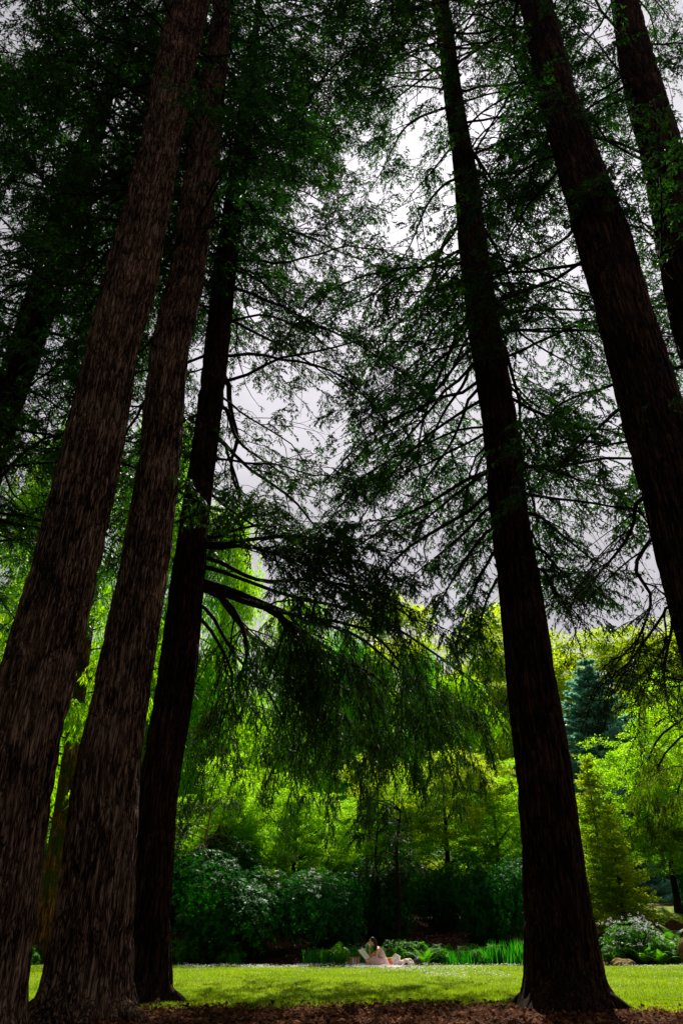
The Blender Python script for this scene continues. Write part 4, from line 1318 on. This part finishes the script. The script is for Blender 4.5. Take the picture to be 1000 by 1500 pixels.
def skin_mesh(verts, edges, radii, subdiv=2):
    me = bpy.data.meshes.new('body_frame')
    me.from_pydata([tuple(v) for v in verts], edges, [])
    ob = bpy.data.objects.new('body_frame', me)
    C.objects.link(ob)
    md = ob.modifiers.new('skin', 'SKIN')
    for i, r in enumerate(radii):
        sv = me.skin_vertices[0].data[i]
        sv.radius = r if isinstance(r, tuple) else (r, r)
        sv.use_root = (i == 0)
    if subdiv:
        sb = ob.modifiers.new('sub', 'SUBSURF')
        sb.levels = sb.render_levels = subdiv
    return to_mesh(ob, 'body_frame')

def chains(cs):
    """list of chains [(x,y,z,r), ...]; a chain may start with an int pointing at an earlier vertex"""
    V, E, Rr = [], [], []
    for c in cs:
        prev = None
        for p in c:
            if isinstance(p, int):
                prev = p
                continue
            V.append(p[:3])
            Rr.append(p[3])
            if prev is not None:
                E.append((prev, len(V) - 1))
            prev = len(V) - 1
    return V, E, Rr

def ellipsoid(cx, cy, cz, rx, ry, rz, rot=0.0, n=24):
    th = np.linspace(0, PI, n)
    ph = np.linspace(0, 2 * PI, 2 * n, endpoint=False)
    T, P = np.meshgrid(th, ph, indexing='ij')
    V = np.stack([rx * np.sin(T) * np.cos(P), ry * np.sin(T) * np.sin(P), rz * np.cos(T)], -1).reshape(-1, 3)
    c, s_ = math.cos(rot), math.sin(rot)
    V = V @ np.array([[c, 0, -s_], [0, 1, 0], [s_, 0, c]])          # tilt in the x-z plane
    V += np.array([cx, cy, cz])
    m = 2 * n
    i = (np.arange(n - 1) * m)[:, None]
    k = np.arange(m)[None]
    return V, np.stack([i + k, i + m + k, i + m + (k + 1) % m, i + (k + 1) % m], -1).reshape(-1, 4)

def fuse(name, parts, voxel, mat, smooth_it=2):
    """join closed shapes into one continuous surface"""
    g = Geo()
    for me in parts:
        if isinstance(me, tuple):
            g.add(*me)
        else:
            V = np.empty(len(me.vertices) * 3)
            me.vertices.foreach_get('co', V)
            quads = [list(p.vertices) for p in me.polygons if len(p.vertices) == 4]
            tris = [list(p.vertices) for p in me.polygons if len(p.vertices) == 3]
            g.add(V.reshape(-1, 3), *[np.array(f) for f in (quads, tris) if f])
    ob = bpy.data.objects.new(name, g.mesh(name, mat))
    C.objects.link(ob)
    rm = ob.modifiers.new('remesh', 'REMESH')
    rm.mode = 'VOXEL'
    rm.voxel_size = voxel
    sm = ob.modifiers.new('smooth', 'SMOOTH')
    sm.iterations = smooth_it
    sm.factor = 0.5
    me = to_mesh(ob, name)
    me.polygons.foreach_set('use_smooth', np.ones(len(me.polygons), bool))
    if not me.materials:
        me.materials.append(mat)
    return me

M['skin'] = plain_mat('skin', (0.72, 0.38, 0.25), 0.5, 0.35, 0.12, 12)
M['hair'] = plain_mat('brown_hair', (0.040, 0.018, 0.014), 0.55, 0.15, 0.5, 40)
M['dress'] = leaf_mat('pale_pink_print', [(0.78, 0.44, 0.50), (0.90, 0.76, 0.78), (0.94, 0.88, 0.88)], (1.0, 0.95, 0.95), 0.5, 0.85, 0.1, 38.0)
M['paper'] = plain_mat('paper', (0.80, 0.78, 0.74), 0.8, 0.2, 0.08, 30)
M['eye'] = plain_mat('dark_eye', (0.03, 0.018, 0.012), 0.2, 0.5)
M['lip'] = plain_mat('lips', (0.42, 0.12, 0.11), 0.45, 0.4)

# the reader sits cross-legged in profile, head bent towards the paper; -x is the way she faces, -y is the camera's side
V_, E_, R_ = chains([
    [(0.24, 0, 0.13, 0.135), (0.21, 0, 0.26, 0.105), (0.15, 0, 0.39, 0.115), (0.085, 0, 0.485, 0.095), (0.03, 0, 0.545, 0.048), (-0.03, 0, 0.605, 0.046), (-0.085, 0, 0.675, 0.070)],
    [3, (0.080, -0.10, 0.490, 0.058), (0.070, -0.168, 0.470, 0.052), (0.030, -0.200, 0.360, 0.041), (-0.005, -0.205, 0.235, 0.036), (-0.115, -0.190, 0.205, 0.031), (-0.225, -0.165, 0.200, 0.023)],
    [3, (0.080, 0.10, 0.490, 0.058), (0.065, 0.165, 0.460, 0.050), (-0.035, 0.175, 0.350, 0.040), (-0.165, 0.150, 0.240, 0.035), (-0.195, 0.100, 0.360, 0.030), (-0.205, 0.050, 0.470, 0.022)],
    [0, (0.19, -0.12, 0.13, 0.11), (0.00, -0.24, 0.155, 0.085), (-0.22, -0.30, 0.150, 0.062), (-0.25, -0.28, 0.120, 0.060), (-0.14, -0.10, 0.085, 0.052), (-0.05, 0.06, 0.055, 0.034), (-0.10, 0.12, 0.045, 0.032), (-0.17, 0.17, 0.040, 0.024)],
    [0, (0.19, 0.12, 0.13, 0.11), (-0.02, 0.24, 0.175, 0.085), (-0.26, 0.28, 0.185, 0.062), (-0.31, 0.24, 0.150, 0.058), (-0.27, 0.06, 0.100, 0.050), (-0.24, -0.10, 0.055, 0.034), (-0.29, -0.16, 0.045, 0.032), (-0.35, -0.20, 0.040, 0.024)],
])
body0 = skin_mesh(V_, E_, R_, 2)
def hand(w, d, palm_n, scale=1.0, curl=0.5, side=1):
    """palm and five fingers from the wrist w along d; palm faces palm_n"""
    w, d, pn = np.array(w, float), nrm(np.array(d, float)), np.array(palm_n, float)
    pn = nrm(pn - d * np.dot(pn, d))
    t = np.cross(d, pn) * side                        # thumb side
    cs = [[(*w, 0.020), (*(w + d * 0.045), 0.026), (*(w + d * 0.075), 0.025)]]
    for k, (off, ln) in enumerate([(0.030, 0.068), (0.010, 0.078), (-0.010, 0.072), (-0.029, 0.056)]):
        o = w + d * 0.075 + t * off
        a, p, dirn = curl * (0.8 + 0.12 * k), [(*(w + d * 0.05 + t * off * 0.8), 0.011), (*o, 0.0100)], d
        for j, f in enumerate((0.42, 0.33, 0.25)):
            dirn = nrm(dirn * math.cos(a) + pn * math.sin(a))
            o = o + dirn * ln * f
            p.append((*o, 0.0092 - 0.001 * j))
        cs.append(p)
    o = w + d * 0.030 + t * 0.026
    td = nrm(d * 0.75 + t * 0.6 + pn * 0.25)
    p = [(*(w + d * 0.02 + t * 0.012), 0.013), (*o, 0.0125)]
    for j in range(2):
        o = o + td * 0.032
        p.append((*o, 0.0105 - 0.001 * j))
        td = nrm(td + pn * 0.35)
    cs.append(p)
    return [skin_mesh(*chains([c]), 1) for c in cs]
parts = [body0]
parts += hand((-0.225, -0.165, 0.200), (-1, 0.15, 0.05), (0.1, 0.2, 1), curl=0.45, side=1)
parts += hand((-0.205, 0.050, 0.470), (0.25, -0.55, 0.8), (0.9, 0.1, 0.1), curl=0.35, side=1)
HX, HZ, HT = -0.105, 0.700, 0.50                       # head centre and forward tilt
parts.append(ellipsoid(HX, 0, HZ, 0.094, 0.074, 0.112, -0.35))
parts.append(ellipsoid(HX - 0.045, 0, HZ - 0.055, 0.058, 0.056, 0.062, -0.35))   # jaw and chin
parts.append(ellipsoid(HX - 0.108, 0, HZ - 0.018, 0.020, 0.013, 0.024, -0.7))    # nose
for sy in (-1, 1):
    parts.append(ellipsoid(HX + 0.012, sy * 0.073, HZ - 0.015, 0.018, 0.010, 0.030, -0.3))
    parts.append(ellipsoid(HX - 0.062, sy * 0.034, HZ - 0.032, 0.026, 0.022, 0.022))
person = thing('person', 'woman in pale pink dress sitting on the lawn, reading, one hand at her face', 'person', (PX0, PY, PZ), 0, None, fuse('person', parts, 0.0065, M['skin'], 2))
for sy in (-1, 1):
    obj('eye', mesh('eye', *[(lambda e: (e[0], [e[1]]))(ellipsoid(HX - 0.091, sy * 0.031, HZ + 0.008, 0.010, 0.013, 0.007, -0.3, 10))][0], M['eye'], True), person)
V, Q = ellipsoid(HX - 0.100, 0, HZ - 0.062, 0.010, 0.024, 0.008, -0.4, 10)
obj('mouth', mesh('mouth', V, [Q], M['lip'], True), person)

rh = rng_of(701)
hair_parts = [ellipsoid(HX + 0.022, 0, HZ + 0.022, 0.098, 0.086, 0.112, -0.35)]
P, Rr = [], []
for k in range(90):
    a = rh.uniform(-1.9, 1.9)
    o = np.array([HX + 0.03 + 0.075 * math.cos(a), 0.085 * math.sin(a), HZ + rh.uniform(0.0, 0.07)])
    e = np.array([HX + 0.10 + 0.075 * math.cos(a) * rh.uniform(0.5, 1.2), 0.10 * math.sin(a) + rh.normal(0, 0.015), 0.455 + rh.uniform(-0.05, 0.08)])
    P.append(spline([o, o * 0.6 + e * 0.4 + np.array([0.02, 0, 0.01]), e], 9))
    Rr.append(0.013 * np.array([0.7, 1, 1, 1, 1, 0.9, 0.8, 0.6, 0.25]))
tv, tq = tubes(np.array(P), np.array(Rr), 5)
g = Geo()
g.add(*hair_parts[0])
g.add(tv, tq)
obj('hair', g.mesh('hair', M['hair'], True), person)

def dress_part(path, rx, ry, n=28):
    """closed stack of ellipses along a path"""
    p = spline(path, n)
    t = np.linspace(0, 1, n)
    fx = np.interp(t, np.linspace(0, 1, len(rx)), rx)
    fy = np.interp(t, np.linspace(0, 1, len(ry)), ry)
    th = np.linspace(0, 2 * PI, 40, endpoint=False)
    T = nrm(np.gradient(p, axis=0))
    B = np.tile(np.array([0, 1.0, 0]), (n, 1))
    A_ = np.cross(B, T)
    fold = 1 + 0.05 * np.sin(th * 9 + 1.3)[None] * np.clip(t[:, None] * 1.6 - 0.6, 0, 1)
    V = p[:, None] + (A_ * fx[:, None])[:, None] * (np.cos(th)[None, :, None] * fold[..., None]) + (B * fy[:, None])[:, None] * (np.sin(th)[None, :, None] * fold[..., None])
    V = np.concatenate([V.reshape(-1, 3), [p[0]], [p[-1]]])
    m = 40
    i = (np.arange(n - 1) * m)[:, None]
    k = np.arange(m)[None]
    Q = np.stack([i + k, i + (k + 1) % m, i + m + (k + 1) % m, i + m + k], -1).reshape(-1, 4)
    kk = np.arange(m)
    T0 = np.stack([np.full(m, n * m), (kk + 1) % m, kk], -1)
    T1 = np.stack([np.full(m, n * m + 1), (n - 1) * m + kk, (n - 1) * m + (kk + 1) % m], -1)
    return V, Q, np.concatenate([T0, T1])
dp = [dress_part([(0.105, 0, 0.455), (0.155, 0, 0.37), (0.205, 0, 0.27), (0.24, 0, 0.14), (0.25, 0, 0.0)], [0.105, 0.128, 0.118, 0.17, 0.235], [0.128, 0.148, 0.135, 0.215, 0.28]),
      dress_part([(0.22, -0.10, 0.13), (0.02, -0.225, 0.15), (-0.19, -0.285, 0.145)], [0.13, 0.115, 0.088], [0.13, 0.115, 0.088]),
      dress_part([(0.22, 0.10, 0.13), (0.00, 0.225, 0.165), (-0.21, 0.275, 0.175)], [0.13, 0.115, 0.088], [0.13, 0.115, 0.088]),
      dress_part([(0.20, 0, 0.10), (0.05, 0, 0.085), (-0.08, 0, 0.06)], [0.10, 0.07, 0.04], [0.20, 0.24, 0.22])]
obj('dress', fuse('dress', dp, 0.009, M['dress'], 3), person)
for sy in (-1, 1):
    q = spline([(0.030, sy * 0.075, 0.475), (0.075, sy * 0.085, 0.548), (0.14, sy * 0.085, 0.545), (0.19, sy * 0.07, 0.44)], 12)
    obj('strap', mesh('strap', *(lambda t_: (t_[0], [t_[1]]))(tubes(q[None], np.full((1, 12), 0.007), 6)), M['dress'], True), person)

def local(o):
    o.location = (PX0, PY, PZ)
    return o
# paper held in her near hand
n = 12
uu, vv = np.meshgrid(np.linspace(0, 1, n), np.linspace(0, 1, n))
pp = np.array([-0.335, -0.235, 0.175])
e1, e2 = np.array([-0.24, 0.03, 0.26]), np.array([0.125, 0.13, 0.11])
P0 = pp + uu[..., None] * e1 + vv[..., None] * e2 + np.array([-0.3, 0, 0.3]) * (0.10 * np.sin(uu * PI) + 0.05 * np.cos(vv * 5))[..., None]
nb_ = nrm(np.cross(e1, e2)) * 0.0015
Vp = np.concatenate([P0.reshape(-1, 3) - nb_, P0.reshape(-1, 3) + nb_])
i = (np.arange(n - 1) * n)[:, None]
k = np.arange(n - 1)[None]
Qp = np.stack([i + k, i + k + 1, i + n + k + 1, i + n + k], -1).reshape(-1, 4)
rim_i = np.concatenate([np.arange(n), np.arange(n - 1, n * n, n)[1:], np.arange(n * n - 1, n * n - n - 1, -1)[1:], np.arange(n * n - n, -1, -n)[1:]])
rimq = np.stack([rim_i[:-1], rim_i[1:], rim_i[1:] + n * n, rim_i[:-1] + n * n], -1)
local(thing('paper_sheet', 'white sheet of paper held open in front of the seated reader', 'paper', (0, 0, 0), 0, None, mesh('paper_sheet', Vp, [Qp, Qp[:, ::-1] + n * n, rimq], M['paper'], True)))

# blanket under and around her
M['blanket'] = plain_mat('pale_blanket', (0.85, 0.76, 0.80), 0.9, 0.1, vscale=14, col2=(0.74, 0.56, 0.66), bump=0.4)
nx, ny = 60, 36
X, Y = np.meshgrid(np.linspace(-1.0, 1.15, nx), np.linspace(-0.55, 0.6, ny))
Z = 0.012 + 0.030 * vnoise(X * 5 + 20, Y * 5 + 20, 21) + 0.02 * vnoise(X * 11 + 20, Y * 11 + 20, 22)
Zg = ground_z(X + PX0, Y + PY) - PZ + 0.03
idx = np.arange(nx * ny).reshape(ny, nx)
Q = np.stack([idx[:-1, :-1], idx[:-1, 1:], idx[1:, 1:], idx[1:, :-1]], -1).reshape(-1, 4)
top = np.stack([X + 0.03 * np.sin(Y * 9), Y + 0.03 * np.sin(X * 7), Z + Zg - 0.03], -1).reshape(-1, 3)
local(thing('picnic_blanket', 'pale pink picnic blanket spread under the seated reader', 'blanket', (0, 0, 0), 0, None, mesh('picnic_blanket', top, [Q], M['blanket'], True)))

def at_person(px, dy=0.0):
    return PX0 + (px - 548) / FPX * ((PY + dy) * CP + 0.6), PY + dy
# wicker basket
M['wicker'] = plain_mat('wicker', (0.50, 0.24, 0.08), 0.7, 0.3, vscale=60, col2=(0.26, 0.10, 0.03), bump=0.6)
M['band'] = plain_mat('pale_cloth_band', (0.74, 0.64, 0.54), 0.8, 0.2, 0.1)
bx, by = at_person(519, 0.25)
bk = thing('wicker_basket', 'small orange wicker basket with pale upright bands in front of the reader', 'basket', (bx, by, PZ))
th = np.linspace(0, 2 * PI, 72, endpoint=False)
zz = np.linspace(0.0, 0.235, 26)
sup = 1 / (np.abs(np.cos(th)) ** 3 + np.abs(np.sin(th)) ** 3) ** (1 / 3)
weave = 0.004 * np.sin(th[None] * 18 + (np.arange(26) % 2)[:, None] * PI)
rad = (0.82 + 0.18 * zz / 0.235)[:, None] * sup[None] + weave / 0.18
outer = np.stack([0.185 * rad * np.cos(th), 0.13 * rad * np.sin(th), np.broadcast_to(zz[:, None], rad.shape)], -1)
inner = outer[::-1] * np.array([0.93, 0.92, 1]) + np.array([0, 0, 0.004])
ring = np.concatenate([outer, inner])
nr, m = ring.shape[:2]
i = (np.arange(nr - 1) * m)[:, None]
k = np.arange(m)[None]
Q = np.stack([i + k, i + (k + 1) % m, i + m + (k + 1) % m, i + m + k], -1).reshape(-1, 4)
Vb = np.concatenate([ring.reshape(-1, 3), [[0, 0, 0.006]]])
T = np.stack([np.full(m, nr * m), (nr - 1) * m + np.arange(m), (nr - 1) * m + (np.arange(m) + 1) % m], -1)
obj('basket_body', mesh('basket_body', Vb, [Q, T], M['wicker'], True), bk)
q = np.stack([0.185 * sup * np.cos(th), 0.13 * sup * np.sin(th), np.full(72, 0.238)], -1)
q = np.concatenate([q, q[:2]])
obj('rim', mesh('rim', *(lambda t_: (t_[0], [t_[1]]))(tubes(q[None], np.full((1, 74), 0.011), 6)), M['wicker'], True), bk)
for fx in (-0.07, 0.03, 0.11):
    zb = np.linspace(0.01, 0.23, 12)
    yb = np.array([-0.13 * (0.82 + 0.18 * z_ / 0.235) * (1 - (abs(fx) / 0.185) ** 3) ** (1 / 3) - 0.008 for z_ in zb])
    L_ = np.stack([np.full(12, fx - 0.016), yb, zb], -1)
    Vv = np.stack([L_, L_ + np.array([0.032, 0, 0]), L_ + np.array([0.032, 0.005, 0]), L_ + np.array([0, 0.005, 0])], 1).reshape(-1, 3)
    ii = (np.arange(11) * 4)[:, None]
    kk = np.arange(4)[None]
    Qb = np.stack([ii + kk, ii + (kk + 1) % 4, ii + 4 + (kk + 1) % 4, ii + 4 + kk], -1).reshape(-1, 4)
    obj('band', mesh('band', Vv, [Qb, np.array([[3, 2, 1, 0], [44, 45, 46, 47]])], M['band']), bk)

def cloth_heap(name, label, cat, px, dy, size, seed, mat, rot=0.0):
    V, Q = ellipsoid(0, 0, 0, *size, n=28)
    n1 = vnoise(V[:, 0] * 9 + 30, V[:, 1] * 9 + V[:, 2] * 7 + 30, seed) - 0.5
    n2 = vnoise(V[:, 0] * 26 + 30, V[:, 1] * 26 + V[:, 2] * 20 + 60, seed + 1) - 0.5
    V = V * (1 + 0.7 * n1 + 0.22 * n2)[:, None]
    V[:, 2] = np.maximum(V[:, 2], -size[2] * 0.35)
    x, y = at_person(px, dy)
    return thing(name, label, cat, (x, y, PZ + size[2] * 0.35 + 0.02), rot, None, mesh(name, V, [Q], mat, True))
M['lavender'] = plain_mat('lavender_cloth', (0.55, 0.52, 0.78), 0.85, 0.15, 0.2, 12)
M['cream'] = plain_mat('cream_cloth', (0.85, 0.70, 0.64), 0.9, 0.1, 0.3, 14)
M['white_pink'] = plain_mat('white_cloth', (0.88, 0.80, 0.83), 0.9, 0.1, 0.2, 16)
M['black_bag'] = plain_mat('black_bag', (0.018, 0.018, 0.024), 0.5, 0.4, 0.3, 18)
M['red'] = plain_mat('red_apple_skin', (0.55, 0.02, 0.06), 0.3, 0.5, 0.3, 12)
# open lavender book lying ajar by her feet
x, y = at_person(521, -0.22)
bkx = thing('open_book', 'pale lavender book lying open on the blanket before the reader', 'book', (x, y, PZ + 0.02), 0.15)
for nm, ang, L_ in (('cover', 2.05, 0.22), ('page_block', 0.10, 0.30)):
    g = Geo()
    t = np.linspace(0, 1, 10)
    bend = 0.035 * np.sin(t * PI)
    c, s_ = math.cos(ang), math.sin(ang)
    top_ = np.stack([L_ * t * c - bend * s_, 0 * t, L_ * t * s_ + bend * c], -1)
    off = np.array([-s_, 0, c]) * (0.006 if nm == 'cover' else 0.018)
    V = np.stack([top_ + [0, -0.11, 0], top_ + [0, 0.11, 0], top_ + [0, 0.11, 0] + off, top_ + [0, -0.11, 0] + off], 1).reshape(-1, 3)
    ii = (np.arange(9) * 4)[:, None]
    kk = np.arange(4)[None]
    Qb = np.stack([ii + kk, ii + (kk + 1) % 4, ii + 4 + (kk + 1) % 4, ii + 4 + kk], -1).reshape(-1, 4)
    obj(nm, mesh(nm, V, [Qb, np.array([[3, 2, 1, 0], [36, 37, 38, 39]])], M['lavender'], False), bkx)
cloth_heap('folded_cloth', 'white pink cloth bundle right behind the back of the reader', 'cloth', 576, 0.0, (0.13, 0.12, 0.20), 31, M['white_pink'])
hat = cloth_heap('cloth_bundle', 'cream crumpled cloth bundle with a dark patch right of the picnic bag', 'cloth', 591, -0.05, (0.23, 0.17, 0.13), 33, M['cream'])
V, Q = ellipsoid(0, 0, 0, 0.07, 0.03, 0.045, n=14)
ob = obj('dark_patch', mesh('dark_patch', V, [Q], M['black_bag'], True), hat)
ob.location = (-0.03, -0.155, -0.005)  # small black blob on the front of the bundle
bb = cloth_heap('black_bag', 'small black slumped bag at the right end of the blanket', 'bag', 606, 0.05, (0.15, 0.12, 0.13), 35, M['black_bag'])
q = spline([(-0.09, -0.05, 0.08), (-0.04, -0.10, 0.16), (0.06, -0.10, 0.15), (0.10, -0.04, 0.06)], 14)
obj('strap', mesh('strap', *(lambda t_: (t_[0], [t_[1]]))(tubes(q[None], np.full((1, 14), 0.010), 6)), M['black_bag'], True), bb)
x, y = at_person(569, -0.18)
V, Q = ellipsoid(0, 0, 0, 0.045, 0.045, 0.042, n=20)
rr = np.hypot(V[:, 0], V[:, 1]) / 0.045
V[:, 2] -= 0.020 * np.exp(-(rr / 0.35) ** 2) * np.sign(V[:, 2])
ap = thing('apple', 'red apple resting on the blanket against the back of the dress', 'fruit', (x, y, PZ + 0.065), 0, None, mesh('apple', V, [Q], M['red'], True))
q = spline([(0, 0, 0.018), (0.004, 0, 0.035), (0.010, 0, 0.05)], 6)
obj('stem', mesh('stem', *(lambda t_: (t_[0], [t_[1]]))(tubes(q[None], np.full((1, 6), 0.003), 5)), M['limb'], True), ap)
# patterned picnic bag
def bag_material():
    m, nt, out = new_mat('printed_bag')
    tc = node(nt, 'ShaderNodeTexCoord')
    vo = node(nt, 'ShaderNodeTexVoronoi', Scale=9.0)
    nt.links.new(tc.outputs['Object'], vo.inputs['Vector'])
    sep = node(nt, 'ShaderNodeSeparateColor')
    nt.links.new(vo.outputs['Color'], sep.inputs[0])
    r = ramp(nt, sep.outputs[0], [(0.0, (0.55, 0.03, 0.03)), (0.4, (0.75, 0.20, 0.03)), (0.6, (0.45, 0.50, 0.03)), (0.85, (0.10, 0.02, 0.05))])
    r.color_ramp.interpolation = 'CONSTANT'
    bs = node(nt, 'ShaderNodeBsdfPrincipled', Roughness=0.6)
    nt.links.new(r.outputs[0], bs.inputs['Base Color'])
    nt.links.new(bs.outputs[0], out.inputs[0])
    return m
M['bag'] = bag_material()
M['lime'] = plain_mat('lime_trim', (0.60, 0.72, 0.02), 0.6, 0.3, 0.1)
x, y = at_person(574, 0.42)
pb = thing('picnic_bag', 'red and orange printed bag with a lime green rim behind the reader', 'bag', (x, y, PZ + 0.005))
bm = bmesh.new()
bmesh.ops.create_cube(bm, size=1)
for v in bm.verts:
    v.co = (v.co.x * 0.42 * (1.05 if v.co.z > 0 else 0.95), v.co.y * 0.20, (v.co.z + 0.5) * (0.22 + 0.05 * v.co.x))
bmesh.ops.bevel(bm, geom=list(bm.edges), offset=0.025, segments=3, affect='EDGES')
me = bpy.data.meshes.new('bag_body')
bm.to_mesh(me)
bm.free()
me.materials.append(M['bag'])
obj('bag_body', me, pb)
q = np.array([(-0.215, -0.10, 0.205), (0.22, -0.10, 0.250), (0.22, 0.10, 0.250), (-0.215, 0.10, 0.205), (-0.215, -0.10, 0.205)])
q = np.concatenate([np.linspace(q[i], q[i + 1], 8, endpoint=False) for i in range(4)] + [q[:1]])
obj('rim', mesh('rim', *(lambda t_: (t_[0], [t_[1]]))(tubes(q[None], np.full((1, len(q)), 0.014), 6)), M['lime'], True), pb)
